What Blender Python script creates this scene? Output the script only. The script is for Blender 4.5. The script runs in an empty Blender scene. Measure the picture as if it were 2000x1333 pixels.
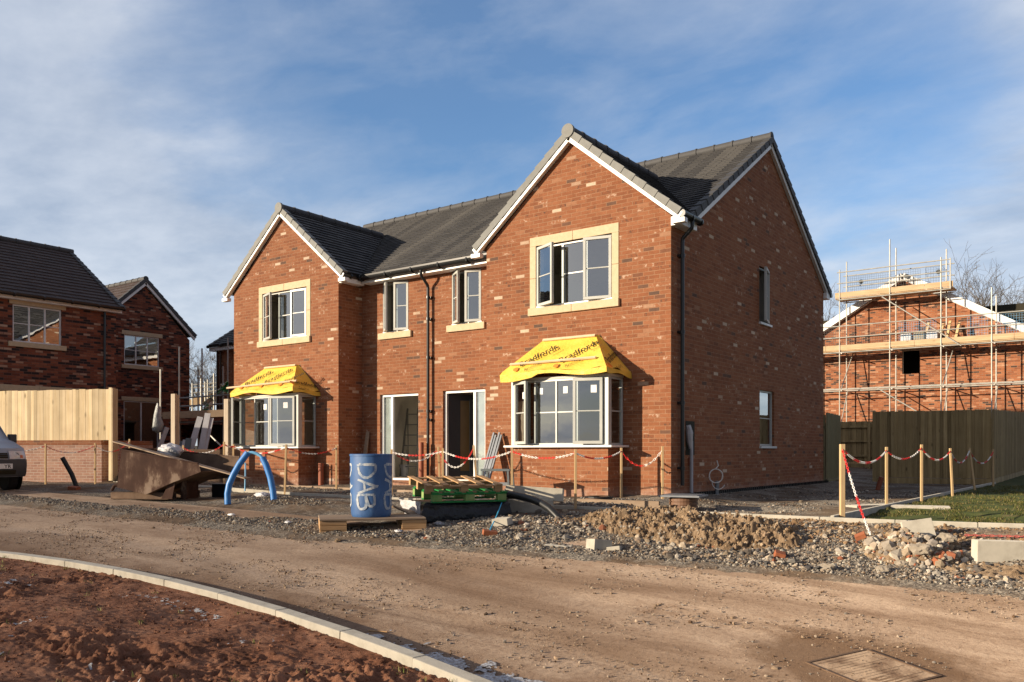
import bpy, bmesh, math, random
import numpy as np
from mathutils import Vector, Matrix
random.seed(7); RNG = np.random.default_rng(11)
C = bpy.context.scene.collection
R = math.radians
CAM = Vector((6.85, -14.08, 0.81)); RV = (.803, .595); FV = (-.595, .803)

def at(px, d):                      # a spot on plan: measured bearing and distance from the viewpoint
    k = (px-1000)/1660
    return (CAM.x+d*(k*RV[0]+FV[0]), CAM.y+d*(k*RV[1]+FV[1]))
def on_y(px, Y):
    k = (px-1000)/1660
    d = (Y-CAM.y)/(k*RV[1]+FV[1]); return CAM.x+d*(k*RV[0]+FV[0]), d
def zat(py, d): return CAM.z+(882-py)/1660*d

# ------------------------------------------------------------------ mesh builder
class MB:
    def __init__(s, M=None): s.v=[]; s.f=[]; s.m=[]; s.uv=[]; s.M=M
    def add(s, pts, faces, mi=0, uvs=None):
        b=len(s.v)
        for p in pts:
            p=Vector(p); s.v.append(s.M@p if s.M else p)
        for i,f in enumerate(faces):
            s.f.append([b+k for k in f]); s.m.append(mi); s.uv.append(uvs[i] if uvs else None)
    def face(s, pts, mi=0, uv=None): s.add(pts,[list(range(len(pts)))],mi,[uv] if uv else None)
    def box(s, x0,x1,y0,y1,z0,z1, mi=0, T=None):
        p=[(x0,y0,z0),(x1,y0,z0),(x1,y1,z0),(x0,y1,z0),(x0,y0,z1),(x1,y0,z1),(x1,y1,z1),(x0,y1,z1)]
        if T: p=[T@Vector(q) for q in p]
        s.add(p,[[3,2,1,0],[4,5,6,7],[0,1,5,4],[1,2,6,5],[2,3,7,6],[3,0,4,7]],mi)
    def beam(s, a, b, w, h, up=(0,0,1), mi=0, off=(0,0)):
        a=Vector(a); b=Vector(b); d=(b-a); L=d.length; d.normalize(); u=Vector(up)
        if abs(d.dot(u))>.98: u=Vector((0,1,0))
        sx=d.cross(u).normalized(); sz=sx.cross(d)
        T=Matrix((( d.x,sx.x,sz.x,a.x),(d.y,sx.y,sz.y,a.y),(d.z,sx.z,sz.z,a.z),(0,0,0,1)))
        s.box(0,L,-w/2+off[0],w/2+off[0],-h/2+off[1],h/2+off[1],mi,T)
    def tube(s, pts, r, n=8, cap=True, mi=0, mis=None):
        pts=[Vector(p) for p in pts]; N=len(pts); rs=r if isinstance(r,(list,tuple)) else [r]*N
        t=[(pts[min(i+1,N-1)]-pts[max(i-1,0)]).normalized() for i in range(N)]
        u=Vector((0,0,1)) if abs(t[0].z)<.9 else Vector((1,0,0)); u=(u-t[0]*u.dot(t[0])).normalized()
        P=[]
        for i in range(N):
            u=(u-t[i]*u.dot(t[i])).normalized(); w=t[i].cross(u)
            for k in range(n):
                a=2*math.pi*k/n; P.append(pts[i]+(u*math.cos(a)+w*math.sin(a))*rs[i])
        b=len(s.v)
        for p in P: s.v.append(s.M@p if s.M else p)
        for i in range(N-1):
            for k in range(n):
                k2=(k+1)%n; s.f.append([b+i*n+k,b+i*n+k2,b+(i+1)*n+k2,b+(i+1)*n+k]); s.m.append(mis[i] if mis else mi); s.uv.append(None)
        if cap:
            s.f.append([b+k for k in range(n)][::-1]); s.m.append(mis[0] if mis else mi); s.uv.append(None)
            s.f.append([b+(N-1)*n+k for k in range(n)]); s.m.append(mis[-1] if mis else mi); s.uv.append(None)
    def prism(s, poly, vec, mi=0):
        n=len(poly); v=Vector(vec); p=[Vector(q) for q in poly]
        s.add(p+[q+v for q in p],[list(range(n))[::-1],list(range(n,2*n))]+[[i,(i+1)%n,n+(i+1)%n,n+i] for i in range(n)],mi)
    def lathe(s, prof, n=32, c=(0,0,0), mi=0):
        P=[]; F=[]
        for (r,z) in prof:
            for k in range(n):
                a=2*math.pi*k/n; P.append((c[0]+r*math.cos(a),c[1]+r*math.sin(a),c[2]+z))
        for i in range(len(prof)-1):
            for k in range(n):
                F.append([i*n+k,i*n+(k+1)%n,(i+1)*n+(k+1)%n,(i+1)*n+k])
        s.add(P,F,mi)
    def build(s, name, mats, parent=None, smooth=False, bev=0, seg=1, fix=True):
        me=bpy.data.meshes.new(name); me.from_pydata([tuple(v) for v in s.v],[],s.f)
        mats=mats if isinstance(mats,(list,tuple)) else [mats]
        for m in mats: me.materials.append(m)
        me.polygons.foreach_set('material_index',s.m)
        me.update()
        uvl=me.uv_layers.new(name='UVMap'); buf=np.zeros(len(me.loops)*2)
        for p in me.polygons:
            fu=s.uv[p.index]; nx,ny,nz=abs(p.normal.x),abs(p.normal.y),abs(p.normal.z)
            for j,li in enumerate(p.loop_indices):
                if fu: a,b=fu[j]
                else:
                    c=me.vertices[me.loops[li].vertex_index].co
                    if ny>=nx and ny>=nz: a,b=c.x,c.z
                    elif nx>=nz: a,b=c.y+.1125,c.z
                    else: a,b=c.x,c.y
                buf[2*li]=a; buf[2*li+1]=b
        uvl.data.foreach_set('uv',buf)
        if fix or bev:
            bm=bmesh.new(); bm.from_mesh(me)
            if fix: bmesh.ops.recalc_face_normals(bm,faces=bm.faces[:])
            if bev: bmesh.ops.bevel(bm,geom=bm.edges[:],offset=bev,segments=seg,affect='EDGES',profile=.6,clamp_overlap=True)
            bm.to_mesh(me); bm.free()
        if smooth:
            me.shade_smooth()
            try: me.set_sharp_from_angle(angle=R(40))
            except Exception: pass
        o=bpy.data.objects.new(name,me); C.objects.link(o)
        if parent: o.parent=parent
        return o

def tag(o, label=None, cat=None, group=None, kind=None):
    if label: o['label']=label
    if cat: o['category']=cat
    if group: o['group']=group
    if kind: o['kind']=kind
    return o
def thing(name, label, cat, loc=(0,0,0), rz=0, group=None):
    o=bpy.data.objects.new(name,None); o.empty_display_size=.2; C.objects.link(o)
    o.location=loc; o.rotation_euler=(0,0,rz); return tag(o,label,cat,group)
def copy_tree(o, parent=None):
    c=o.copy(); C.objects.link(c)
    if parent: c.parent=parent
    for ch in o.children: copy_tree(ch,c)
    return c
def npmesh(name, V, F, mat, col=None, smooth=False):
    """V (n,3) array, F (m,k) array of equal-sized faces"""
    me=bpy.data.meshes.new(name); k=F.shape[1]
    me.vertices.add(len(V)); me.vertices.foreach_set('co',np.ascontiguousarray(V,dtype=np.float32).ravel())
    me.loops.add(F.size); me.loops.foreach_set('vertex_index',np.ascontiguousarray(F,dtype=np.int32).ravel())
    me.polygons.add(len(F)); me.polygons.foreach_set('loop_start',np.arange(0,F.size,k,dtype=np.int32))
    me.polygons.foreach_set('use_smooth',np.full(len(F),smooth)); me.update(calc_edges=True); me.validate()
    if col is not None:
        a=me.color_attributes.new('tone','FLOAT_COLOR','POINT'); c4=np.ones((len(V),4),dtype=np.float32); c4[:,:3]=col
        a.data.foreach_set('color',c4.ravel())
    for m in (mat if isinstance(mat,(list,tuple)) else [mat]): me.materials.append(m)
    o=bpy.data.objects.new(name,me); C.objects.link(o); return o

# ------------------------------------------------------------------ numpy noise
_perm=RNG.permutation(512)
def pn(x,y):
    x=np.asarray(x,float); y=np.asarray(y,float)
    xi=np.floor(x).astype(int); yi=np.floor(y).astype(int); xf=x-xi; yf=y-yi
    u=xf*xf*xf*(xf*(xf*6-15)+10); v=yf*yf*yf*(yf*(yf*6-15)+10)
    def g(ix,iy,dx,dy):
        h=_perm[(_perm[ix%512]+iy)%512]*(2*np.pi/512); return np.cos(h)*dx+np.sin(h)*dy
    a=g(xi,yi,xf,yf); b=g(xi+1,yi,xf-1,yf); c=g(xi,yi+1,xf,yf-1); d=g(xi+1,yi+1,xf-1,yf-1)
    return (a*(1-u)+b*u)*(1-v)+(c*(1-u)+d*u)*v
def fbm(x,y,o=4,s=1.0):
    t=0;a=1;f=s
    for i in range(o): t=t+a*pn(x*f+17.3*i,y*f-9.1*i); a*=.5; f*=2.03
    return t
def ridged(x,y,o=4,s=1.0):
    t=0;a=1;f=s
    for i in range(o): t=t+a*(1-np.abs(pn(x*f+5.3*i,y*f+31*i))*2.2); a*=.5; f*=2.1
    return t

# ------------------------------------------------------------------ terrain
def sst(t): t=np.clip(t,0,1); return t*t*(3-2*t)
def slope_x(x):
    q=(np.asarray(x,float)+2.3)/1.2; sp=np.log1p(np.exp(np.clip(q,-30,30)))*1.2
    return -.014*(x+2.3)-.0448*sp
def road_z(x,y): return -.27+slope_x(x)+.0855*(np.asarray(y,float)+6.43)
def yk(x):
    x=np.asarray(x,float); return -2.58+.05*np.maximum(0,x-3)**2*(x<9)+(x>=9)*1.8+.02*np.maximum(0,-x-1)**1.3
def ye(x): return np.interp(x,[-40,-11.5,-2.3,0.5,3,5.9,9,16],[-6.3,-6.5,-6.43,-5.8,-5.0,-4.3,-3.9,-3.7])
def ykn(x):
    x=np.asarray(x,float); xc=np.clip(x,-9,7); d=xc+.7
    return -9.2-.022*d*d-.044*d*(x-xc)
def plot_z(x,y):
    x=np.asarray(x,float); y=np.asarray(y,float)
    z=.012*fbm(x,y,3,1.5)+.023*np.maximum(0,y-13.1)-.03*np.minimum(1,np.maximum(0,-y/2))-.03*sst(-y/.3)
    z=z-sst(x/.25)*.04-.10*sst((x-.1)/1.1)*(x<3.53)*sst((y+2.6)/.5)-.06*(x>=3.53)
    z=z+.2*sst((-x-12.5)/3)*sst((y+4)/2)
    return z
def mounds(x,y):
    def gz(px,d,a,rx,ry):
        cx,cy=at(px,d); return a*np.exp(-((x-cx)/rx)**2-((y-cy)/ry)**2)
    return gz(520,15.2,.10,1.2,.6)+gz(610,15,.08,1.3,.6)+gz(1040,12.0,.07,.8,.5)+gz(930,11.6,.05,.8,.4)+gz(330,16.6,.05,.9,.5)+gz(1560,10.3,.04,1.0,.4)
def verge_z(x,y):
    x=np.asarray(x,float); y=np.asarray(y,float); a=ye(x); b=yk(x)
    t=(y-a)/(b-a); s=sst(t)
    zk=np.where(x<-10,-.07,-.15)
    on=np.maximum(y,a)
    base=(1-s)*road_z(x,np.minimum(y,a))+s*zk
    edge=np.clip(.035+(y-a)*.11,-.06,.035)
    return base+edge+mounds(x,y)*sst(t*4)+.028*fbm(x,y,4,1.3)*sst(t*3+.5)+.010*fbm(x,y,3,7)+.006*fbm(x,y,2,25)
def soil_z(x,y):
    x=np.asarray(x,float); y=np.asarray(y,float)
    k=road_z(x,ykn(x))+.045
    d=np.clip((ykn(x)-y)/.5,0,1)
    w=sst((fbm(x+3,y*1.2,3,.55)+.12)*3)
    bl_=0;a_=1.;f_=6.5
    for i_ in range(5): bl_=bl_+a_*np.abs(pn(x*f_+7*i_,y*f_*1.15-3*i_))*2; a_*=.55; f_*=2.05
    n=.052*(bl_-.85)*(.10+.90*w)+.075*fbm(x,y,3,.8)+.07*np.maximum(0,fbm(x*.9+.6*y,y*1.5,4,2.2))*w+.03*(ridged(x,y,4,2.2)-1.4)*w+.022*fbm(x,y,4,13)*(.3+.9*w)+.007*fbm(x,y,3,36)*(.5+w)
    return k-.02*d+n*(.25+.75*d)
def H(x,y):
    x=float(x); y=float(y)
    if y<float(ykn(x)): return float(soil_z(x,y))
    if y<float(ye(x)): return float(road_z(x,y))
    if y<float(yk(x)): return float(verge_z(x,y))
    return float(plot_z(x,y))
def gat(px,d):
    x,y=at(px,d); return (x,y,H(x,y))
# ------------------------------------------------------------------ materials
def newmat(name):
    m=bpy.data.materials.new(name); m.use_nodes=True; nt=m.node_tree
    b=nt.nodes['Principled BSDF']; return m,nt,b
def N(nt,t,**kw):
    n=nt.nodes.new(t)
    for k,v in kw.items(): setattr(n,k,v)
    return n
def ramp(nt,src,stops,interp='LINEAR'):
    r=N(nt,'ShaderNodeValToRGB'); r.color_ramp.interpolation=interp; e=r.color_ramp.elements
    while len(e)>1: e.remove(e[-1])
    for i,(p,c) in enumerate(stops):
        if i: el=e.new(p)
        else: el=e[0]; el.position=p
        el.color=(c[0],c[1],c[2],1) if not isinstance(c,float) else (c,c,c,1)
    if src is not None: nt.links.new(src,r.inputs[0])
    return r.outputs[0]
def coords(nt,kind='Object',sc=(1,1,1)):
    t=N(nt,'ShaderNodeTexCoord'); m=N(nt,'ShaderNodeMapping'); m.inputs['Scale'].default_value=sc
    nt.links.new(t.outputs[kind],m.inputs[0]); return m.outputs[0]
def noise(nt,co,scale,detail=5,rough=.6,out='Fac',dist=0):
    n=N(nt,'ShaderNodeTexNoise'); n.inputs['Scale'].default_value=scale; n.inputs['Detail'].default_value=detail
    n.inputs['Roughness'].default_value=rough; n.inputs['Distortion'].default_value=dist
    nt.links.new(co,n.inputs['Vector']); return n.outputs[out]
def mixc(nt,f,a,b,mode='MIX'):
    m=N(nt,'ShaderNodeMix',data_type='RGBA',blend_type=mode)
    for s,v in ((0,f),(6,a),(7,b)):
        if hasattr(v,'links'): nt.links.new(v,m.inputs[s])
        else: m.inputs[s].default_value=v if s==0 else (*v[:3],1)
    return m.outputs[2]
def mth(nt,op,a,b=None,c=None):
    m=N(nt,'ShaderNodeMath',operation=op)
    for i,v in enumerate((a,b,c)):
        if v is None: continue
        if hasattr(v,'links'): nt.links.new(v,m.inputs[i])
        else: m.inputs[i].default_value=v
    return m.outputs[0]
def bump(nt,b,h,strength=.4,dist=.01):
    n=N(nt,'ShaderNodeBump'); n.inputs['Strength'].default_value=strength; n.inputs['Distance'].default_value=dist
    nt.links.new(h,n.inputs['Height']); nt.links.new(n.outputs[0],b.inputs['Normal'])
def nm(name,stops,scale=6,rough=.7,bmp=0,bscale=40,bdist=.004,metal=0,st=(1,1,1),kind='Object',detail=6,dr=0,spec=.4):
    m,nt,b=newmat(name); co=coords(nt,kind,st)
    if len(stops)==1: stops=[(.3,[c*.88 for c in stops[0]]),(.7,[min(1,c*1.1) for c in stops[0]])]
    nt.links.new(ramp(nt,noise(nt,co,scale,detail),stops),b.inputs['Base Color'])
    b.inputs['Roughness'].default_value=rough; b.inputs['Metallic'].default_value=metal
    b.inputs['Specular IOR Level'].default_value=spec
    if dr and 'Diffuse Roughness' in b.inputs: b.inputs['Diffuse Roughness'].default_value=dr
    if bmp: bump(nt,b,noise(nt,co,bscale,4),bmp,bdist)
    return m

def brick(name,stops,mortar=(.42,.33,.25),stain=None,depth=.6,fade=None,patchy=False,mfac=.85):
    m,nt,b=newmat(name); t=N(nt,'ShaderNodeTexCoord'); uv=t.outputs['UV']; ob=t.outputs['Object']
    w=N(nt,'ShaderNodeMapping'); nt.links.new(uv,w.inputs[0])
    br=N(nt,'ShaderNodeTexBrick'); nt.links.new(w.outputs[0],br.inputs['Vector'])
    br.inputs['Color1'].default_value=(0,0,0,1); br.inputs['Color2'].default_value=(1,1,1,1); br.inputs['Mortar'].default_value=(.5,.5,.5,1)
    br.inputs['Scale'].default_value=1; br.inputs['Mortar Size'].default_value=.0075; br.inputs['Mortar Smooth'].default_value=.3
    br.inputs['Brick Width'].default_value=.225; br.inputs['Row Height'].default_value=.075; br.offset=.5
    sep=N(nt,'ShaderNodeSeparateColor'); nt.links.new(br.outputs['Color'],sep.inputs[0]); g=sep.outputs[0]
    col=ramp(nt,g,stops)
    n1=noise(nt,uv,9,6,.65); n2=noise(nt,uv,55,5,.7); n3=noise(nt,uv,.55,3)
    col=mixc(nt,.55,col,ramp(nt,n2,[(.28,(.62,.58,.56)),(.5,(1,1,1)),(.75,(1.25,1.22,1.2))]),'MULTIPLY')
    col=mixc(nt,.45,col,ramp(nt,n1,[(.3,(.7,.66,.64)),(.6,(1.1,1.1,1.1))]),'MULTIPLY')
    col=mixc(nt,.5,col,ramp(nt,n3,[(.3,(.82,.8,.8)),(.65,(1.12,1.12,1.12))]),'MULTIPLY')
    if patchy:
        n5=noise(nt,uv,13,4,.6); n6=noise(nt,uv,19,5,.65)
        pf=mth(nt,'MULTIPLY',ramp(nt,g,[(.80,0.0),(.805,1.0),(.90,1.0),(.905,0.0)]),ramp(nt,n5,[(.53,0.0),(.60,1.0)]))
        col=mixc(nt,mth(nt,'MULTIPLY',pf,.6),col,(.60,.47,.36))
        df=mth(nt,'MULTIPLY',ramp(nt,g,[(.10,0.0),(.105,1.0),(.22,1.0),(.225,0.0)]),ramp(nt,n6,[(.54,0.0),(.62,1.0)]))
        col=mixc(nt,mth(nt,'MULTIPLY',df,.8),col,(.075,.055,.045))
    mort=mixc(nt,n2,[c*.75 for c in mortar],mortar)
    col=mixc(nt,mth(nt,'MULTIPLY',mth(nt,'MULTIPLY',br.outputs['Fac'],mfac),ramp(nt,noise(nt,uv,6,4),[(.35,.45),(.6,1.0)])),col,mort)
    if stain:                       # pale bloom of salts low on the wall
        sx=N(nt,'ShaderNodeSeparateXYZ'); nt.links.new(ob,sx.inputs[0])
        z=mth(nt,'ADD',sx.outputs[2],mth(nt,'MULTIPLY',noise(nt,ob,1.7,4),.5))
        f=ramp(nt,z,[(0,stain[1]),(stain[0]*.6,stain[1]),(stain[0],0.0)])
        f=mth(nt,'MULTIPLY',f,ramp(nt,n1,[(.35,.25),(.6,1.0)]))
        col=mixc(nt,f,col,stain[2])
    if fade: col=mixc(nt,mth(nt,'MULTIPLY',ramp(nt,noise(nt,ob,2.5,5),[(.25,.3),(.7,1.0)]),fade[0]),col,fade[1])
    nt.links.new(col,b.inputs['Base Color']); b.inputs['Roughness'].default_value=.88; b.inputs['Specular IOR Level'].default_value=.25
    if 'Diffuse Roughness' in b.inputs: b.inputs['Diffuse Roughness'].default_value=.5
    h=mth(nt,'SUBTRACT',mth(nt,'ADD',mth(nt,'MULTIPLY',n2,.35),mth(nt,'MULTIPLY',g,.25)),br.outputs['Fac'])
    bump(nt,b,h,depth,.009); return m

def tiles(name,c0,c1,w=.3,gg=.1):
    m,nt,b=newmat(name); t=N(nt,'ShaderNodeTexCoord'); uv=t.outputs['UV']
    br=N(nt,'ShaderNodeTexBrick'); nt.links.new(uv,br.inputs['Vector'])
    br.inputs['Color1'].default_value=(0,0,0,1); br.inputs['Color2'].default_value=(1,1,1,1); br.inputs['Mortar'].default_value=(0,0,0,1)
    br.inputs['Scale'].default_value=1; br.inputs['Mortar Size'].default_value=.005; br.inputs['Mortar Smooth'].default_value=.1
    br.inputs['Brick Width'].default_value=w; br.inputs['Row Height'].default_value=gg; br.offset=.5
    n2=noise(nt,uv,30,5,.7); n1=noise(nt,uv,1.2,4)
    col=mixc(nt,br.outputs['Color'],c0,c1)
    col=mixc(nt,.6,col,ramp(nt,n2,[(.3,(.65,.65,.66)),(.7,(1.3,1.28,1.25))]),'MULTIPLY')
    col=mixc(nt,.5,col,ramp(nt,n1,[(.3,(.75,.75,.78)),(.7,(1.2,1.18,1.15))]),'MULTIPLY')
    col=mixc(nt,br.outputs['Fac'],col,(.012,.012,.014))
    nt.links.new(col,b.inputs['Base Color']); b.inputs['Roughness'].default_value=.75; b.inputs['Specular IOR Level'].default_value=.2
    bump(nt,b,mth(nt,'SUBTRACT',mth(nt,'MULTIPLY',n2,.4),br.outputs['Fac']),.5,.006); return m

def glass(name,tint=(.72,.78,.77),boost=1.7,base=.03):
    m,nt,b=newmat(name); nt.nodes.remove(b)
    tr=N(nt,'ShaderNodeBsdfTransparent'); tr.inputs[0].default_value=(*tint,1)
    gl=N(nt,'ShaderNodeBsdfGlossy'); gl.inputs['Roughness'].default_value=.01; gl.inputs[0].default_value=(.95,.97,1,1)
    fr=N(nt,'ShaderNodeFresnel'); fr.inputs[0].default_value=1.5
    co=coords(nt,'Object'); bp=N(nt,'ShaderNodeBump'); bp.inputs['Strength'].default_value=.05; bp.inputs['Distance'].default_value=.02
    nt.links.new(noise(nt,co,2.2,2),bp.inputs['Height']); nt.links.new(bp.outputs[0],gl.inputs['Normal'])
    f=mth(nt,'MINIMUM',mth(nt,'MULTIPLY_ADD',fr.outputs[0],boost,base),1.0)
    mx=N(nt,'ShaderNodeMixShader'); nt.links.new(f,mx.inputs[0]); nt.links.new(tr.outputs[0],mx.inputs[1]); nt.links.new(gl.outputs[0],mx.inputs[2])
    nt.links.new(mx.outputs[0],nt.nodes['Material Output'].inputs[0]); return m

def wood(name,c0,c1,c2=None,axis='z',rough=.75,knots=True,sc=1,boards=0):
    m,nt,b=newmat(name); s={'x':(1.2,22,22),'y':(22,1.2,22),'z':(22,22,1.2)}[axis]; s=[k*sc for k in s]
    co=coords(nt,'Object',s); g=noise(nt,co,1,5,.65,dist=.6)
    col=ramp(nt,g,[(.25,c0),(.5,c1),(.75,c2 or c1)])
    o=coords(nt,'Object'); big=noise(nt,o,2.0,3)
    col=mixc(nt,.5,col,ramp(nt,big,[(.3,(.78,.74,.7)),(.7,(1.12,1.12,1.12))]),'MULTIPLY')
    if knots:
        v=N(nt,'ShaderNodeTexVoronoi'); v.inputs['Scale'].default_value=1; v.inputs['Randomness'].default_value=1
        nt.links.new(coords(nt,'Object',[k*.17+2.6*sc for k in s]),v.inputs['Vector'])
        col=mixc(nt,ramp(nt,v.outputs['Distance'],[(.05,.75),(.16,0.0)]),col,[k*.35 for k in c0])
    if boards:
        sx=N(nt,'ShaderNodeSeparateXYZ'); nt.links.new(o,sx.inputs[0]); wn=N(nt,'ShaderNodeTexWhiteNoise',noise_dimensions='1D')
        nt.links.new(mth(nt,'FLOOR',mth(nt,'DIVIDE',sx.outputs[0],boards)),wn.inputs['W'])
        col=mixc(nt,.8,col,ramp(nt,wn.outputs['Value'],[(0,(.62,.60,.56)),(.5,(1,.98,.96)),(1,(1.3,1.28,1.25))]),'MULTIPLY')
    nt.links.new(col,b.inputs['Base Color']); b.inputs['Roughness'].default_value=rough; b.inputs['Specular IOR Level'].default_value=.25
    bump(nt,b,g,.3,.004); return m

def toned(name,rough=.85,dr=.8,bs=60,bd=.003,mul=1.0,spec=.2):  # colour of each stone from its attribute
    m,nt,b=newmat(name); a=N(nt,'ShaderNodeAttribute',attribute_name='tone'); co=coords(nt,'Object'); n=noise(nt,co,bs,4)
    col=mixc(nt,.6,a.outputs['Color'],ramp(nt,n,[(.3,(.7*mul,.68*mul,.66*mul)),(.7,(1.2*mul,1.2*mul,1.2*mul))]),'MULTIPLY')
    nt.links.new(col,b.inputs['Base Color']); b.inputs['Roughness'].default_value=rough; b.inputs['Specular IOR Level'].default_value=spec
    if 'Diffuse Roughness' in b.inputs: b.inputs['Diffuse Roughness'].default_value=dr
    bump(nt,b,n,.5,bd); return m

MAT={}
MAT['brick']=brick('red_facing_brick',[(0,(.12,.075,.055)),(.018,(.16,.085,.055)),(.04,(.245,.092,.043)),(.35,(.283,.107,.048)),(.6,(.302,.120,.056)),(.955,(.325,.137,.066)),(.98,(.36,.18,.10)),(.987,(.56,.44,.32)),(1,(.62,.5,.38))],mortar=(.43,.275,.17),stain=(.42,.6,(.46,.32,.25)),patchy=True,mfac=.6)
MAT['brick_dark']=brick('mixed_dark_brick',[(0,(.03,.022,.021)),(.2,(.045,.028,.025)),(.3,(.16,.05,.028)),(.65,(.25,.08,.042)),(.86,(.30,.11,.06)),(.93,(.36,.2,.13)),(1,(.46,.32,.23))],mortar=(.15,.1,.08))
MAT['brick_orange']=brick('orange_mixed_brick',[(0,(.06,.04,.035)),(.12,(.09,.055,.04)),(.17,(.23,.08,.038)),(.55,(.34,.125,.055)),(.85,(.40,.17,.085)),(1,(.5,.30,.19))],mortar=(.34,.24,.17))
MAT['brick_pale']=brick('salt_bloomed_brick',[(0,(.2,.08,.05)),(.3,(.3,.12,.08)),(1,(.36,.17,.11))],mortar=(.62,.55,.47),fade=(.5,(.56,.41,.32)),mfac=.9)
MAT['tile']=tiles('slate_grey_roof_tile',(.042,.042,.044),(.105,.102,.098),.3,.16)
MAT['tile_brown']=tiles('brown_roof_tile',(.06,.045,.042),(.095,.072,.065))
MAT['verge']=nm('grey_verge_cap',[(.175,.178,.168)],9,.7,.2)
MAT['verge_dark']=nm('dark_verge_cap',[(.06,.06,.062)],9,.7,.2)
MAT['white']=nm('white_fascia',[(.78,.78,.76)],3,.4)
MAT['black']=nm('black_gutter_plastic',[(.014,.015,.016)],8,.3,spec=.5)
MAT['stone']=nm('buff_cast_stone',[(.3,(.46,.36,.225)),(.7,(.54,.43,.285))],12,.85,.25,90,.002)
MAT['frame']=nm('agate_grey_upvc',[(.44,.45,.42)],2,.35)
MAT['framew']=nm('white_upvc',[(.68,.69,.68)],2,.35)
MAT['glass']=glass('window_glass',(.66,.72,.72),2.6,.14)
MAT['glass_dark']=glass('window_glass_tinted',(.34,.40,.42),2.6,.30)
MAT['plaster']=nm('wall_plaster',[(.58,.55,.49)],2,.9)
MAT['board']=nm('bare_plasterboard',[(.62,.50,.40)],1.5,.9)
MAT['screed']=nm('floor_screed',[(.22,.2,.18)],4,.9)
MAT['paper']=nm('white_sticker',[(.75,.75,.73)],4,.8)
MAT['door']=nm('anthracite_door',[(.022,.024,.028)],6,.45)
MAT['warm_reflection']=nm('door_glazing_reflection',[(.16,.09,.03)],4,.3)  # warm reflection of the room painted into the glazing strip's colour
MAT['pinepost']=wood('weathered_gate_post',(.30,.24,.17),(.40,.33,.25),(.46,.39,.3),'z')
MAT['scafboard_shade']=wood('shaded_scaffold_board',(.2,.14,.09),(.3,.22,.15),None,'x',knots=False)  # darker copy of the scaffold board with shade put into its colour
MAT['pine']=wood('new_sawn_pine',(.42,.27,.13),(.55,.39,.21),(.62,.46,.27),'z')
MAT['pinex']=wood('pale_batten',(.5,.36,.22),(.66,.5,.34),(.7,.56,.4),'x',knots=False)
MAT['fence_new']=wood('new_fence_boards',(.43,.325,.175),(.54,.435,.275),(.60,.50,.34),'z',sc=.55,boards=.104)
MAT['fence_old']=wood('treated_fence_boards',(.24,.172,.08),(.34,.255,.125),(.42,.32,.17),'z',sc=.7,boards=.098)
MAT['pallet']=wood('pallet_wood',(.28,.16,.075),(.42,.26,.13),(.5,.34,.19),'x',sc=.8)
MAT['oldwood']=wood('weathered_board',(.16,.11,.075),(.27,.2,.14),(.34,.26,.19),'x',sc=.7)
MAT['scafboard']=wood('scaffold_board',(.36,.25,.14),(.48,.35,.21),(.54,.42,.27),'x',sc=.6)
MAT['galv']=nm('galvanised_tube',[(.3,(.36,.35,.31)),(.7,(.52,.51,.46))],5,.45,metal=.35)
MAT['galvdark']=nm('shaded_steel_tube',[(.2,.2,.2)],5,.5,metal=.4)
MAT['concrete']=nm('concrete',[(.25,(.36,.33,.27)),(.5,(.46,.43,.36)),(.8,(.54,.5,.42))],7,.9,.35,70,.003,dr=.6)
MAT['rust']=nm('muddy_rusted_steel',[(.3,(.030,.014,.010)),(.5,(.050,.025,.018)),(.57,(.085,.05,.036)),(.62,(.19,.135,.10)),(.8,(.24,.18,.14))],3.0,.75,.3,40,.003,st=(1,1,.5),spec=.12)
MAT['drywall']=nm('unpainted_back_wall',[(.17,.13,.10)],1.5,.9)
MAT['rustlit']=nm('sunlit_muddy_steel',[(.3,(.09,.058,.042)),(.7,(.19,.13,.09))],4,.85,.3,40,.003,spec=.12)  # lighter copy of the skip steel with sunlight put into its colour
MAT['drum']=nm('scuffed_blue_plastic',[(.3,(.025,.075,.20)),(.55,(.04,.11,.27)),(.68,(.08,.16,.32)),(.8,(.22,.27,.34))],5,.55,.2,30,.003,st=(1,1,.5))
MAT['spray']=nm('sprayed_white_paint',[(.3,(.10,.17,.30)),(.46,(.30,.35,.41)),(.62,(.44,.46,.47))],26,.8)
MAT['bluepipe']=nm('blue_water_pipe',[(.35,(.015,.14,.45)),(.6,(.04,.19,.48)),(.75,(.13,.24,.42))],5,.42,.15,30,.002)
MAT['skyblue']=nm('pale_blue_pipe',[(.16,.42,.66)],4,.4)
MAT['blackpipe']=nm('black_duct',[(.012,.013,.014)],9,.42)
MAT['wrap']=nm('black_plastic_wrap',[(.3,(.008,.009,.011)),(.8,(.03,.034,.042))],3,.28,.9,5,.06)
MAT['whitewrap']=nm('crumpled_white_plastic',[(.5,.5,.52)],4,.4,.8,9,.05)
MAT['green']=nm('green_pallet_paint',[(.012,.2,.045)],7,.6)
MAT['greenpale']=nm('worn_green_paint',[(.3,(.10,.25,.06)),(.7,(.3,.36,.14))],6,.7)
MAT['red']=nm('red_plastic',[(.6,.025,.02)],5,.45)
MAT['whitep']=nm('white_plastic',[(.72,.70,.66)],5,.45)
MAT['terra']=nm('terracotta_pipe',[(.27,.085,.045)],6,.7)
MAT['yellow']=None
MAT['greysteel']=nm('grey_steel_stud',[(.2,.215,.235)],4,.45,metal=.4)
MAT['greypl']=nm('grey_plastic',[(.1,.12,.13)],4,.5)
MAT['cyan']=nm('cyan_rope',[(.05,.38,.62)],20,.8)
MAT['greypipe']=nm('pale_grey_pipe',[(.42,.43,.46)],4,.5)
MAT['canvas']=nm('grubby_sack',[(.3,.26,.2)],5,.9,.6,10,.03)
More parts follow.
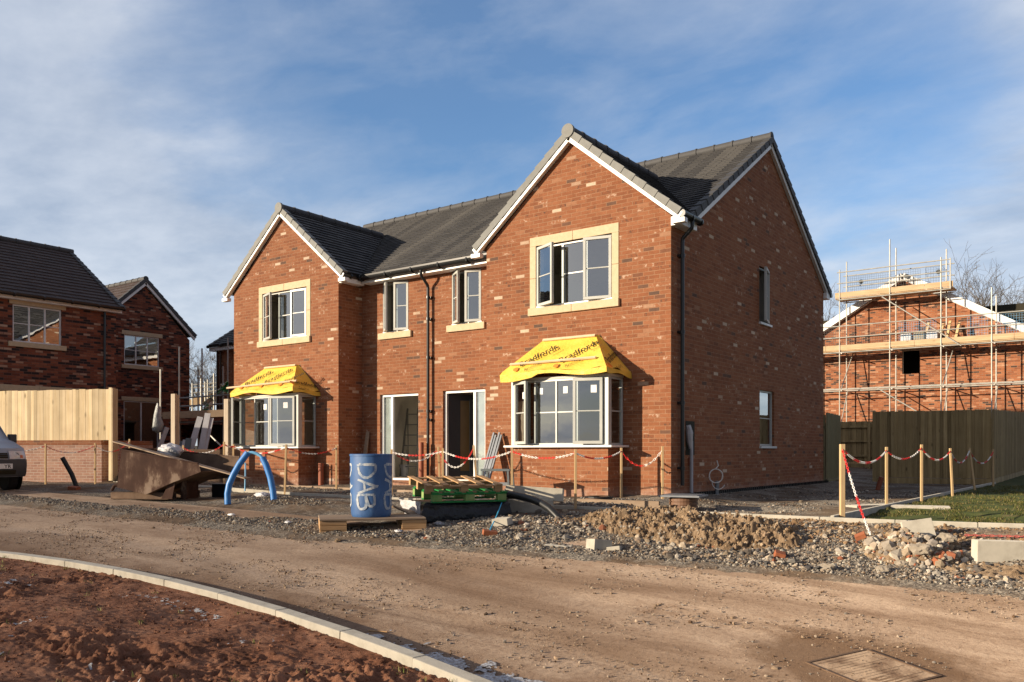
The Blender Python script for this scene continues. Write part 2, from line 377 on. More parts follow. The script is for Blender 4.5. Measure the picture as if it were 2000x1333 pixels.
MAT['orange']=nm('orange_print',[(.75,.22,.03)],5,.8)
MAT['ink']=nm('black_print',[(.02,.016,.006)],5,.8)
def membrane():
    m,nt,b=newmat('yellow_roof_membrane'); co=coords(nt,'Object')
    n=noise(nt,co,3.0,5); n2=noise(nt,co,9,4,dist=1.2)
    nt.links.new(ramp(nt,n,[(.3,(.66,.43,.05)),(.6,(.75,.52,.085)),(.8,(.80,.58,.15))]),b.inputs['Base Color'])
    b.inputs['Roughness'].default_value=.5; b.inputs['Specular IOR Level'].default_value=.3
    bump(nt,b,mth(nt,'ADD',n,mth(nt,'MULTIPLY',n2,.6)),.5,.05); return m
MAT['yellow']=membrane()
def road_mat():
    m,nt,b=newmat('dusty_tarmac'); t=N(nt,'ShaderNodeTexCoord'); o=t.outputs['Object']
    st=N(nt,'ShaderNodeMapping'); st.inputs['Scale'].default_value=(.22,1.25,1); st.inputs['Rotation'].default_value=(0,0,R(-7)); nt.links.new(o,st.inputs[0])
    a=noise(nt,st.outputs[0],1.1,6,.62,dist=.5); bnz=noise(nt,o,2.3,7,.7); fine=noise(nt,o,140,4,.7); mid=noise(nt,o,24,7,.75)
    col=ramp(nt,a,[(.28,(.22,.147,.1)),(.43,(.36,.258,.18)),(.52,(.455,.338,.243)),(.72,(.53,.408,.30))])
    col=mixc(nt,.55,col,ramp(nt,bnz,[(.3,(.6,.52,.46)),(.5,(.98,.98,.98)),(.7,(1.12,1.12,1.12))]),'MULTIPLY')
    col=mixc(nt,.6,col,ramp(nt,mid,[(.36,(.5,.45,.42)),(.5,(.98,.98,.98)),(.72,(1.15,1.15,1.15))]),'MULTIPLY')
    col=mixc(nt,.7,col,ramp(nt,fine,[(.3,(.55,.52,.5)),(.5,(1,1,1)),(.72,(1.3,1.3,1.3))]),'MULTIPLY')
    # darker earth swept against the near kerb and worn wheel tracks
    sx=N(nt,'ShaderNodeSeparateXYZ'); nt.links.new(o,sx.inputs[0])
    yy=mth(nt,'ADD',sx.outputs[1],mth(nt,'MULTIPLY_ADD',bnz,1.4,-.7))
    dirt=ramp(nt,mth(nt,'MULTIPLY_ADD',yy,.1,1.0),[(0,.6),(.085,.75),(.15,0.0),(.24,.05),(.27,.3),(.30,.05),(.34,0.0),(.40,.2),(.44,0.0)])
    col=mixc(nt,dirt,col,(.17,.10,.06))
    bs=N(nt,'ShaderNodeMapping'); bs.inputs['Scale'].default_value=(.16,.55,1); bs.inputs['Location'].default_value=(3.1,.4,0); nt.links.new(o,bs.inputs[0])
    col=mixc(nt,ramp(nt,mth(nt,'ADD',noise(nt,bs.outputs[0],1.5,5,.6,dist=.8),mth(nt,'MULTIPLY',bnz,.15)),[(.57,0.0),(.70,.5)]),col,(.19,.12,.075))
    dv=N(nt,'ShaderNodeVectorMath',operation='DISTANCE'); nt.links.new(o,dv.inputs[0]); dv.inputs[1].default_value=(5.15,-7.35,-.78)
    col=mixc(nt,mth(nt,'MULTIPLY',ramp(nt,mth(nt,'ADD',dv.outputs['Value'],mth(nt,'MULTIPLY_ADD',bnz,1.1,-.55)),[(.62,.8),(.95,.0)]),1.0),col,(.15,.09,.052))   # mud trodden round the cover
    nt.links.new(col,b.inputs['Base Color']); b.inputs['Roughness'].default_value=.95; b.inputs['Specular IOR Level'].default_value=.15
    if 'Diffuse Roughness' in b.inputs: b.inputs['Diffuse Roughness'].default_value=1
    wv=N(nt,'ShaderNodeTexWave',wave_type='BANDS',bands_direction='X'); wv.inputs['Scale'].default_value=3.6; wv.inputs['Distortion'].default_value=1.6; wv.inputs['Detail'].default_value=2; nt.links.new(o,wv.inputs['Vector'])
    tr=mth(nt,'MULTIPLY',ramp(nt,mth(nt,'MULTIPLY_ADD',mth(nt,'ADD',sx.outputs[1],mth(nt,'MULTIPLY',noise(nt,o,.25,2),.9)),.1,1.0),[(.165,0.0),(.17,1.0),(.188,1.0),(.193,0.0),(.300,0.0),(.305,1.0),(.322,1.0),(.327,0.0)]),ramp(nt,noise(nt,o,.8,3),[(.45,0.0),(.6,1.0)]))
    bump(nt,b,mth(nt,'ADD',mth(nt,'ADD',mth(nt,'MULTIPLY',mid,1.6),mth(nt,'MULTIPLY',fine,.6)),mth(nt,'MULTIPLY',mth(nt,'MULTIPLY',tr,wv.outputs['Fac']),.35)),.55,.010); return m
MAT['road']=road_mat()
def ground_mat(name,stops,stops2=None,scale=3,fine=90,bstr=.7,bd=.02,sel=.8):
    m,nt,b=newmat(name); co=coords(nt,'Object'); n=noise(nt,co,scale,8,.68); f=noise(nt,co,fine,4,.75)
    col=ramp(nt,n,stops)
    if stops2:
        v=N(nt,'ShaderNodeTexVoronoi'); v.inputs['Scale'].default_value=55; nt.links.new(co,v.inputs['Vector'])
        sp=N(nt,'ShaderNodeSeparateColor'); nt.links.new(v.outputs['Color'],sp.inputs[0])
        col=mixc(nt,ramp(nt,noise(nt,co,sel,5,.65),[(.42,0.0),(.56,1.0)]),col,ramp(nt,sp.outputs[0],stops2))
    col=mixc(nt,.7,col,ramp(nt,f,[(.3,(.5,.48,.46)),(.5,(1,1,1)),(.72,(1.3,1.3,1.3))]),'MULTIPLY')
    nt.links.new(col,b.inputs['Base Color']); b.inputs['Roughness'].default_value=.95; b.inputs['Specular IOR Level'].default_value=.15
    if 'Diffuse Roughness' in b.inputs: b.inputs['Diffuse Roughness'].default_value=1
    bump(nt,b,mth(nt,'ADD',n,mth(nt,'MULTIPLY',f,.5)),bstr,bd); return m
MAT['boulder']=nm('rubble_stone',[(.3,(.22,.185,.14)),(.7,(.36,.31,.245))],6,.9,.5,25,.02,dr=.6)
MAT['mud']=nm('caked_mud',[(.3,(.26,.175,.11)),(.7,(.40,.285,.19))],9,.95,.6,40,.01,dr=.8)
GRV=[(0,(.06,.055,.05)),(.35,(.14,.125,.105)),(.7,(.24,.21,.17)),(1,(.42,.37,.3))]
MAT['verge_g']=ground_mat('gravelly_subbase',[(.3,(.075,.05,.033)),(.5,(.15,.105,.07)),(.75,(.26,.185,.12))],GRV,2.2)
MAT['plot']=ground_mat('plot_earth',[(.3,(.07,.05,.035)),(.6,(.13,.095,.065)),(.8,(.19,.14,.1))],GRV,2.2)
MAT['redsoil']=ground_mat('red_clay_soil',[(.33,(.09,.037,.021)),(.46,(.25,.112,.064)),(.66,(.42,.215,.13))],None,3.4,150,.9,.03)
MAT['heap']=ground_mat('sandy_clay_spoil',[(.3,(.16,.105,.06)),(.5,(.27,.19,.12)),(.75,(.37,.28,.185))],None,5,70,.9,.03)
MAT['lawn']=ground_mat('lawn_earth',[(.3,(.03,.035,.012)),(.55,(.06,.075,.022)),(.75,(.11,.085,.045))],None,3,70)
MAT['ground']=ground_mat('field_earth',[(.3,(.06,.05,.03)),(.7,(.12,.095,.06))],None,.8,20)
MAT['stonetone']=toned('loose_stones')
MAT['bark']=nm('grey_bark',[(.10,.085,.07)],6,.9)
def grassmat():
    m,nt,b=newmat('grass_blade'); a=N(nt,'ShaderNodeAttribute',attribute_name='tone'); nt.links.new(a.outputs['Color'],b.inputs['Base Color'])
    b.inputs['Roughness'].default_value=.6; b.inputs['Specular IOR Level'].default_value=.2; return m
MAT['grass']=grassmat()
MAT['frost']=nm('frost',[(.38,(.2,.17,.15)),(.62,(.46,.48,.51))],40,.7,.4,60,.01)
MAT['vanpaint']=nm('silver_grey_van_paint',[(.30,.32,.36)],2,.25,spec=.6)
MAT['vanplast']=nm('grey_bumper_plastic',[(.05,.053,.058)],9,.6)
MAT['tyre']=nm('tyre_rubber',[(.012,.012,.012)],9,.8)
MAT['lamp']=nm('headlamp_lens',[(.55,.55,.56)],12,.1,spec=.8)
MAT['indic']=nm('orange_indicator',[(.5,.12,.05)],9,.2)
MAT['screen']=glass('windscreen',(.25,.3,.32),2.2,.08)
MAT['netting']=nm('plastic_mesh',[(.05,.06,.065)],9,.6)
MAT['netblue']=nm('blue_barrier_steel',[(.12,.3,.5)],9,.5)
MAT['tarpg']=nm('green_white_sheeting',[(.45,(.4,.42,.4)),(.52,(.02,.18,.07))],3,.5,.6,8,.04)
# ------------------------------------------------------------------ building helpers
def wall(mb, O, U, Nn, u0,u1,z0,z1, ops=(), t=.28, gable=None, inner=True):
    """wall in the vertical plane through O; openings (ua,ub,za,zb); mat 0 outside, 1 inside"""
    O=Vector(O); U=Vector(U); Nn=Vector(Nn); P=lambda u,z,b=0: O+U*u+Vector((0,0,z))+Nn*b
    us=sorted({u0,u1,*[o[0] for o in ops],*[o[1] for o in ops]}); zs=sorted({z0,z1,*[o[2] for o in ops],*[o[3] for o in ops]})
    for i in range(len(us)-1):
        for j in range(len(zs)-1):
            a,b,c,d=us[i],us[i+1],zs[j],zs[j+1]; cu,cz=(a+b)/2,(c+d)/2
            if any(o[0]<cu<o[1] and o[2]<cz<o[3] for o in ops): continue
            mb.face([P(a,c),P(b,c),P(b,d),P(a,d)],0)
            if inner: mb.face([P(a,c,-t),P(b,c,-t),P(b,d,-t),P(a,d,-t)],1)
    for (a,b,c,d) in ops:
        for q in ([(a,c),(b,c)],[(b,c),(b,d)],[(b,d),(a,d)],[(a,d),(a,c)]):
            (p,s),(p2,s2)=q; h=.1
            mb.face([P(p,s),P(p2,s2),P(p2,s2,-h),P(p,s,-h)],0); mb.face([P(p,s,-h),P(p2,s2,-h),P(p2,s2,-t),P(p,s,-t)],1)
    if gable: mb.face([P(u,z) for u,z in gable],0)

def clip(poly, ax, lim, keep_ge):
    out=[]
    for i in range(len(poly)):
        a=poly[i]; b=poly[(i+1)%len(poly)]
        ia=(a[ax]>=lim)==keep_ge or a[ax]==lim; ib=(b[ax]>=lim)==keep_ge or b[ax]==lim
        if ia: out.append(a)
        if ia!=ib:
            k=(lim-a[ax])/(b[ax]-a[ax]); out.append((a[0]+(b[0]-a[0])*k,a[1]+(b[1]-a[1])*k))
    return out
def roof_slope(mb, E, U, V, poly, g=.16, t=.026, thick=.06, lap=.012):
    """courses of tiles over a convex polygon given in (u along the eave, v up the slope)"""
    E=Vector(E); U=Vector(U).normalized(); V=Vector(V).normalized(); Nn=U.cross(V)
    if Nn.z<0: Nn=-Nn
    P=lambda u,v,h: E+U*u+V*v+Nn*h
    vmin=min(p[1] for p in poly); vmax=max(p[1] for p in poly); k=0
    while vmin+k*g<vmax-1e-4:
        v0=vmin+k*g; q=clip(clip(poly,1,v0,True),1,min(v0+g+lap,vmax),False); k+=1
        if len(q)<3: continue
        hh=lambda v: t*(1-(v-v0)/g)
        mb.face([P(u,v,hh(v)) for u,v in q],0,[(u,v) for u,v in q])
        lo=[p for p in q if abs(p[1]-v0)<1e-5]
        if len(lo)>=2:
            a=min(p[0] for p in lo); b=max(p[0] for p in lo)
            mb.face([P(a,v0,t),P(b,v0,t),P(b,v0,-.006),P(a,v0,-.006)],0,[(a,0.05),(b,.05),(b,.06),(a,.06)])
    mb.face([P(u,v,-thick) for u,v in poly],0)
    for i in range(len(poly)):
        a=poly[i]; b=poly[(i+1)%len(poly)]
        mb.face([P(*a,0),P(*b,0),P(*b,-thick),P(*a,-thick)],0)
def verge_units(mb, A, B, side, g=.3, w=.13, drop=.095, mi=0):
    """stepped dry-verge caps from eave A up to ridge B; side = outward horizontal unit"""
    A=Vector(A); B=Vector(B); s=Vector(side); V=(B-A); L=V.length; V.normalize(); Nn=V.cross(s)
    if Nn.z<0: Nn=-Nn
    n=max(1,round(L/g)); g=L/n
    for k in range(n):
        a=A+V*(k*g-.015); b=A+V*((k+1)*g+.03)
        h0,h1=.05,.028
        pts=[a-s*w+Nn*h0,a+s*.03+Nn*h0,a+s*.03-Nn*drop,a-s*w-Nn*drop,b-s*w+Nn*h1,b+s*.018+Nn*h1,b+s*.018-Nn*drop,b-s*w-Nn*drop]
        mb.add(pts,[[0,1,2,3],[7,6,5,4],[0,4,5,1],[1,5,6,2],[2,6,7,3],[3,7,4,0]],mi)
def ridge_tiles(mb, A, B, r=.115, l=.45, mi=0):
    A=Vector(A); B=Vector(B); D=B-A; L=D.length; D.normalize(); n=max(1,round(L/l)); l=L/n
    for k in range(n):
        a=A+D*(k*l); b=A+D*((k+1)*l+.02); mb.tube([a,a+D*.035,a+D*.036,b],[r+.012,r+.012,r,r-.004],14,True,mi)
def gutter(mb, A, B, r=.058, brk=.9):
    A=Vector(A); B=Vector(B); D=(B-A).normalized(); s=D.cross(Vector((0,0,1)))
    n=10; rows=[]
    for p in (A,B):
        for rr in (r,r-.006):
            rows.append([p+s*math.cos(math.pi*k/n)*rr-Vector((0,0,1))*math.sin(math.pi*k/n)*rr*1.55 for k in range(n+1)])
    a0,a1,b0,b1=rows
    for k in range(n):
        mb.face([a0[k],b0[k],b0[k+1],a0[k+1]]); mb.face([a1[k],b1[k],b1[k+1],a1[k+1]])
        mb.face([a0[k],a0[k+1],a1[k+1],a1[k]]); mb.face([b0[k],b0[k+1],b1[k+1],b1[k]])
    for q,w in ((0,-1),(n,1)): mb.face([a0[q],b0[q],b1[q],a1[q]])
    L=(B-A).length; m=max(2,round(L/brk))
    for k in range(m+1):
        p=A+D*(L*k/m)-Vector((0,0,r*.75)); mb.tube([p-D*.022,p+D*.022],[r+.010]*2,12)
    for p in (A,B): mb.tube([p-D*.004-Vector((0,0,r*.5)),p+D*.004-Vector((0,0,r*.5))],[r]*2,12)

def basis(O,U,Nn):
    O,U,Nn=Vector(O),Vector(U),Vector(Nn)
    return Matrix(((U.x,Nn.x,0,O.x),(U.y,Nn.y,0,O.y),(U.z,Nn.z,1,O.z),(0,0,0,1)))
def rot_at(p, ang): return Matrix.Translation(Vector((p,0,0)))@Matrix.Rotation(ang,4,'Z')
def ring(mb,a0,a1,c0,c1,w,b0,b1):
    mb.box(a0,a1,b0,b1,c0,c0+w); mb.box(a0,a1,b0,b1,c1-w,c1); mb.box(a0,a0+w,b0,b1,c0+w,c1-w); mb.box(a1-w,a1,b0,b1,c0+w,c1-w)
def window(parent, M, w, h, lights, back=-.09, fm='frame', gl='glass', bar=True, name='window', stick=None, fw=.045, mull=.05, label=None):
    """M maps (along, outward, up). lights: (width fraction, 'F' | 'L' | 'R' hinge side, open angle)"""
    M=M@Matrix.Translation((0,back,0)); mb=MB(M); ring(mb,0,w,0,h,fw,-.035,.035); x=fw; W=w-2*fw-mull*(len(lights)-1); panes=[]; tot=sum(l[0] for l in lights)
    spans=[]
    for i,l in enumerate(lights):
        lw=W*l[0]/tot; spans.append((x,x+lw)); x+=lw
        if i<len(lights)-1: mb.box(x,x+mull,-.034,.034,fw,h-fw); x+=mull
    o=mb.build(name,MAT[fm],parent,bev=.004); 
    if label: o['label']=label
    for i,(l,(a,b)) in enumerate(zip(lights,spans)):
        if l[1]=='F':
            T=M; c=.0; e=.0; a0,a1,z0,z1=a,b,fw,h-fw; y=.012
        else:
            ang=R(l[2]); hx=a-.018 if l[1]=='L' else b+.018
            T=M@Matrix.Translation((hx,.04,0))@Matrix.Rotation(ang if l[1]=='L' else -ang,4,'Z')
            a0,a1=(0,b-a+.036) if l[1]=='L' else (-(b-a+.036),0); z0,z1=fw-.018,h-fw+.018
            cm=MB(T); ring(cm,a0,a1,z0,z1,.055,-.005,.05); 
            if bar: cm.box(a0+.055,a1-.055,.012,.03,(z0+z1)/2-.011,(z0+z1)/2+.011)
            cm.box((a0+a1)/2-.1,(a0+a1)/2+.1,-.03,-.006,z0+.0,z0+.02)
            cm.build('casement',MAT[fm],o,bev=.003)
            a0+=.05;a1-=.05;z0+=.05;z1-=.05; y=.022
        if l[1]=='F' and bar:
            q=MB(T); q.box(a0,a1,y-.009,y+.009,(z0+z1)/2-.011,(z0+z1)/2+.011); q.build('glazing_bar',MAT[fm],o)
        p=MB(T); p.face([(a0,y,z0),(a1,y,z0),(a1,y,z1),(a0,y,z1)]); p.build('pane',MAT[gl],o,fix=False)
        if stick and stick[i]:
            sx,sz,sw,sh=stick[i]; q=MB(T); xx=a0+(a1-a0)*sx; zz=z0+(z1-z0)*sz
            q.face([(xx,y+.004,zz),(xx+sw,y+.004,zz),(xx+sw,y+.004,zz+sh),(xx,y+.004,zz+sh)]); q.build('sticker',MAT['paper'],o,fix=False)
    return o
def stone(parent,M,boxes,name,bev=.006):
    mb=MB(M)
    for b in boxes: mb.box(*b)
    return mb.build(name,MAT['stone'],parent,bev=bev)
def text_mesh(txt,size,bold=0.0,shear=0.0,sp=1.0):
    cu=bpy.data.curves.new('lettering','FONT'); cu.body=txt; cu.size=size; cu.offset=bold; cu.shear=shear; cu.space_character=sp; cu.resolution_u=2
    o=bpy.data.objects.new('lettering',cu); C.objects.link(o); dg=bpy.context.evaluated_depsgraph_get()
    me=bpy.data.meshes.new_from_object(o.evaluated_get(dg)); bpy.data.objects.remove(o); bpy.data.curves.remove(cu)
    return me
def put_text(parent,txt,size,M,mat,bold=0,shear=0,name='lettering',sp=1.0):
    me=text_mesh(txt,size,bold,shear,sp); me.transform(M); me.materials.clear(); me.materials.append(mat)
    o=bpy.data.objects.new(name,me); C.objects.link(o); o.parent=parent; return o

# ------------------------------------------------------------------ the pair of brick houses
HW=thing('brick_house','large red brick semi-detached house with twin front gables, grey tiled roof and yellow-covered bay windows','house')
GR0,GR1=-4.25,0.0; GL0,GL1=-13.0,-8.83; YB=.777; YR=9.17; ZE=5.09
X,Y=(1,0,0),(0,1,0); mX,mY=(-1,0,0),(0,-1,0)
w=MB()
gz=lambda xc,half: 7.05-.14-.83*half
# openings on y=0 are in x; O at x=0
win_r=(-2.976,-1.222,3.70,4.95); bay_r=(-3.05,-1.09,.25,2.14)
win_l=(-11.76,-10.0,3.70,4.95); bay_l=(-11.85,-9.75,.25,2.14)
for a,b,ops in ((GR0,GR1,[win_r,bay_r]),(GL0,GL1,[win_l,bay_l])):
    c=(a+b)/2; h=(b-a)/2
    wall(w,(0,0,0),X,mY,a,b,-.6,ZE,ops,gable=[(a,ZE),(b,ZE),(c,ZE+h*.83+.02)])
w_l=(-8.10,-7.24,3.70,4.92); w_r=(-5.88,-5.01,3.70,4.92); d_l=(-8.2,-6.92,.17,2.2); d_r=(-6.15,-4.9,.17,2.21)
wall(w,(0,YB,0),X,mY,GL1,GR0,-.6,ZE,[w_l,w_r,d_l,d_r])
wall(w,(GL1,0,0),Y,X,0,YB,-.6,ZE,inner=False); wall(w,(GR0,0,0),Y,mX,0,YB,-.6,ZE,inner=False)
s_u=(4.42,5.10,3.70,4.95); s_d=(4.45,5.39,.93,2.19); box_hole=(.62,.98,.72,1.36)
ym=4.97; gab=[(0,ZE),(YR,ZE),(YR,ZE+.05),(ym,7.8),(.74,ZE+.05)]
wall(w,(0,0,0),Y,X,0,YR,-.6,ZE,[s_u,s_d],gable=[(.55,ZE),(YR+.1,ZE),(ym,7.84)])
wall(w,(GL0,0,0),Y,mX,0,YR,-.6,ZE,[(3,4,3.7,4.9)],gable=[(.55,ZE),(YR+.1,ZE),(ym,7.84)])
wall(w,(0,YR,0),X,Y,GL0,0,-.6,ZE,[(-3.5,-1.8,.3,2.2),(-11.2,-9.5,.3,2.2),(-3.3,-1.6,3.7,4.9),(-11.3,-9.6,3.7,4.9)])
HWALL=w.build('wall',[MAT['brick'],MAT['plaster']],HW)
# rooms
it=MB()
it.box(GL0+.05,-.05,YB+.05,YR-.05,.02,.168); it.box(GL0+.29,-.29,YB+.30,YR-.29,2.46,2.7); it.box(GL0+.29,-.29,YB+.3,YR-.29,5.0,5.06)
for a_,b_ in ((GR0+.05,GR1-.05),(GL0+.05,GL1-.05)):
    it.box(a_,b_,.06,YB+.05,.02,.168); it.box(a_+.03,b_-.03,.29,YB+.3,2.46,2.7); it.box(a_+.03,b_-.03,.29,YB+.3,5.0,5.06)
it.box(-6.62,-6.46,YB+.28,YR-.28,.17,2.46); it.box(-6.62,-6.46,YB+.28,YR-.28,2.7,5.0)
for x0,x1 in ((GL0+.28,-6.62),(-6.46,-.28)):
    it.box(x0,x1,4.3,4.4,2.7,5.0)
it.box(-8.82,-8.72,YB+.28,5.0,.17,2.46); it.box(GL0+.28,-8.72,5.0,5.1,.17,2.46)
it.box(-4.36,-4.26,YB+.28,4.3,2.7,5.0); it.box(-8.82,-8.72,YB+.28,4.3,2.7,5.0)
it.box(-7.55,-7.45,4.2,6.5,.17,2.46); it.box(-8.72,-8.1,5.6,5.7,.17,2.46)
it.build('interior',MAT['plaster'],HW)
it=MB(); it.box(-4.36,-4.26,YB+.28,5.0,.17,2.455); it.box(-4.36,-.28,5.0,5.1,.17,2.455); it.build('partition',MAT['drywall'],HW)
# roof
def pair_roof():
    r=MB(); ez,rz_=5.10,7.95; e0,e1=.48,9.46; pl=(ym-e0); L=math.hypot(pl,rz_-ez)
    roof_slope(r,(-13.1,e0,ez),X,(0,pl,rz_-ez),[(0,0),(13.2,0),(13.2,L),(0,L)])
    roof_slope(r,(-13.1,e1,ez),X,(0,-(e1-ym),rz_-ez),[(0,0),(13.2,0),(13.2,L),(0,L)])
    for c in (-2.125,-10.915):
        hw=2.35; dz=1.92; L2=math.hypot(hw,dz); yv=-.12; vy=lambda z:.48+(z-5.10)/.635
        for sgn in (1,-1):
            roof_slope(r,(c+sgn*hw,0,5.13),Y,(-sgn*hw,0,dz),[(yv,0),(vy(5.13)+.1,0),(vy(7.05)+.15,L2),(yv,L2)])
    o=r.build('roof',MAT['tile'],HW,fix=False)
    rt=MB(); ridge_tiles(rt,(.1,ym,7.965),(-13.1,ym,7.965),.10)
    for c in (-2.125,-10.915): ridge_tiles(rt,(c,-.14,7.06),(c,3.5,7.06),.105)
    rt.build('ridge_tiles',MAT['verge_dark'],o,smooth=True)
    for c in (-2.125,-10.915):
        vb=MB()
        for sgn in (1,-1): verge_units(vb,(c+sgn*2.36,-.12,5.12),(c+sgn*.05,-.12,7.03),mY)
        vb.tube([(c,-.165,7.05),(c,-.10,7.05)],[.135,.135],20)
        vb.build('verge_caps',MAT['verge'],o)
        vl=MB()
        for sgn in (1,-1): vl.beam((c+sgn*2.30,vyy(5.18),5.17),(c+sgn*.02,vyy(7.05),7.05),.07,.02)
        vl.build('valley_trough',MAT['black'],o)
    for xx,sd in ((.1,X),(-13.1,mX)):
        vb=MB(); verge_units(vb,(xx,.56,5.15),(xx,ym,7.94),sd); verge_units(vb,(xx,9.47,5.1),(xx,ym,7.94),sd); vb.build('verge_caps',MAT['verge_dark'],o)
vyy=lambda z:.48+(z-5.10)/.635
pair_roof()
# white boards under the roof edges
f=MB()
for c in (-2.125,-10.915):
    for sgn in (1,-1):
        a=Vector((c+sgn*2.37,-.115,5.015)); b=Vector((c,-.115,6.945))
        f.beam(a,b,.02,.15,mi=0); f.beam(a+Vector((0,.065,-.065)),b+Vector((0,.065,-.065)),.11,.012)
        f.box(c+sgn*2.33-.12,c+sgn*2.33+.12,-.128,0.0,4.90,4.985)
    e=c+2.28
    f.box(e-.16,e+.05,.0,.62,4.90,5.06)
f.box(-8.83+.30,-4.25,.50,YB-.004,4.925,5.075)
for xx in (.075,-13.075):
    for (ya,yb) in ((.60,ym),(9.42,ym)):
        f.beam((xx,ya,5.02),(xx,yb,7.80),.02,.15); f.beam((xx-.035*(1 if xx>0 else -1),ya,4.955),(xx-.035*(1 if xx>0 else -1),yb,7.735),.07,.012)
f.box(-.1,.09,9.17,9.46,4.90,5.05); f.box(.001,.21,.5,.66,4.905,5.03)
f.build('fascia',MAT['white'],HW,bev=.003)
gb=MB(); gutter(gb,(.27,-.10,5.10),(.27,.66,5.10)); gb.build('gutter',MAT['black'],HW)
gb=MB(); gutter(gb,(-8.46,.42,5.10),(-4.26,.42,5.10),.078); gb.build('gutter',MAT['black'],HW)
gb=MB(); gutter(gb,(-8.58,-.10,5.10),(-8.58,.42,5.10)); gb.build('gutter',MAT['black'],HW)
gb=MB(); gutter(gb,(-13.0,9.52,5.07),(0.1,9.52,5.07)); gb.build('gutter',MAT['black'],HW)
def downpipe(pts,brs,wallax):
    p=MB(); p.tube(pts,.036,12)
    for z in brs:
        x,y=pts[-1][0],pts[-1][1]; p.tube([(x,y,z-.03),(x,y,z+.03)],.047,12)
        if wallax=='y': p.box(x-.07,x+.07,y+.01,YB-.002,z-.02,z+.02)
        else: p.box(.002,x-.01,y-.07,y+.07,z-.02,z+.02)
    p.build('downpipe',MAT['black'],HW,smooth=True)
downpipe([(.27,.32,5.05),(.27,.32,4.93),(.26,.32,4.88),(.085,.32,4.72),(.075,.32,4.66),(.075,.32,.18)],[4.4,3.0,1.7,.5],'x')
downpipe([(-6.52,.43,5.04),(-6.52,.43,4.92),(-6.52,.45,4.87),(-6.52,.66,4.68),(-6.52,.675,4.62),(-6.52,.675,.1)],[4.4,3.9,3.0,1.75,1.55],'y')
# first floor windows
def gwin(x0,op,st,lights,lab):
    a,b,z0,z1=op; M=basis((a,0,z0),X,mY); h=z1-z0; wd=b-a
    o=window(HW,M,wd,h,lights,label=lab)
    stone(o,M,[(-.15,wd/2-.002,-.05,.014,h,h+.18),(wd/2+.002,wd+.15,-.05,.014,h,h+.18),(-.15,0,-.05,.014,.0,h*.48),(-.15,0,-.05,.014,h*.48+.004,h),(wd,wd+.15,-.05,.014,.0,h*.52),(wd,wd+.15,-.05,.014,h*.52+.004,h)],'surround')
    stone(o,M,[(-.17,wd/2-.002,-.05,.06,-.155,-.002),(wd/2+.002,wd+.17,-.05,.06,-.155,-.002)],'sill')
    q=MB(M); q.box(.0,wd,-.06,-.0,-.001,.03); q.build('sill_trim',MAT['framew'],o)
gwin(0,win_r,0,[(1,'L',24),(.95,'F',0),(1,'R',13)],None)
gwin(0,win_l,0,[(1,'L',20),(.95,'F',0),(1,'R',4)],None)
for op,l in ((w_l,[(1,'L',38),(1,'R',17)]),(w_r,[(1,'L',32),(1,'R',17)])):
    a,b,z0,z1=op; M=basis((a,YB,z0),X,mY); o=window(HW,M,b-a,z1-z0,l)
    stone(o,M,[(-.12,b-a+.12,-.05,.06,-.155,-.002)],'sill'); q=MB(M); q.box(.0,b-a,-.06,-.0,-.001,.03); q.build('sill_trim',MAT['framew'],o)
# side windows
M=basis((0,s_u[0],s_u[2]),Y,X); o=window(HW,M,s_u[1]-s_u[0],s_u[3]-s_u[2],[(1,'R',14)])
q=MB(M); q.box(-.03,.71,-.05,.05,-.05,-.002); q.build('sill',MAT['framew'],o)
M=basis((0,s_d[0],s_d[2]),Y,X); o=window(HW,M,s_d[1]-s_d[0],s_d[3]-s_d[2],[(1,'F',0)])
q=MB(M); q.box(-.03,.97,-.05,.05,-.05,-.002); q.build('sill',MAT['framew'],o)
# doorways
def doorway(op,side):
    a,b,z0,z1=op; M=basis((a,YB,z0),X,mY); wd=b-a; h=z1-z0; mb=MB(M); y0,y1=-.13,-.06
    mb.box(0,.06,y0,y1,0,h); mb.box(wd-.06,wd,y0,y1,0,h); mb.box(.06,wd-.06,y0,y1,h-.06,h); sx=.32 if side=='L' else wd-.32-.07
    mb.box(sx,sx+.07,y0,y1,0,h-.06); mb.box(.06,sx,y0,y1,0,.05) if side=='L' else mb.box(sx+.07,wd-.06,y0,y1,0,.05)
    o=mb.build('door_frame',MAT['framew'],HW,bev=.004)
    pa,pb=(.06,sx) if side=='L' else (sx+.07,wd-.06)
    p=MB(M); p.face([(pa,-.095,.05),(pb,-.095,.05),(pb,-.095,h-.06),(pa,-.095,h-.06)]); p.build('pane',MAT['glass'],o,fix=False)
    p=MB(M); p.face([(pa,-.115,.05),(pb,-.115,.05),(pb,-.115,h-.06),(pa,-.115,h-.06)]); p.build('protective_film',MAT['paper'],o,fix=False)
    p=MB(M); p.box(0,wd,-.2,.03,-.05,-.002); p.build('threshold',MAT['framew'],o)
    p=MB(M); p.box(-.05,wd+.05,-.02,.03,-.45,-.055); p.build('step',MAT['brick'],o)
    return o
doorway(d_l,'L'); doorway(d_r,'R')
T=basis((d_r[0]+.07,YB,.19),X,mY)@Matrix.Translation((0,-.13,0))@Matrix.Rotation(R(-52),4,'Z')
p=MB(T); p.box(0,.27,-.045,0,0,1.95); p.box(.27,.49,-.045,0,0,.16); p.box(.27,.49,-.045,0,1.80,1.95); p.box(.49,.80,-.045,0,0,1.95); dr=p.build('door',MAT['door'],HW,bev=.004)
p=MB(T); p.box(.27,.49,-.03,-.015,.16,1.8); p.build('glazing_strip',MAT['warm_reflection'],dr)
p=MB(T); p.tube([(.74,.005,.95),(.74,.05,.95),(.66,.05,.95)],.011,8); p.build('handle',MAT['galv'],dr)
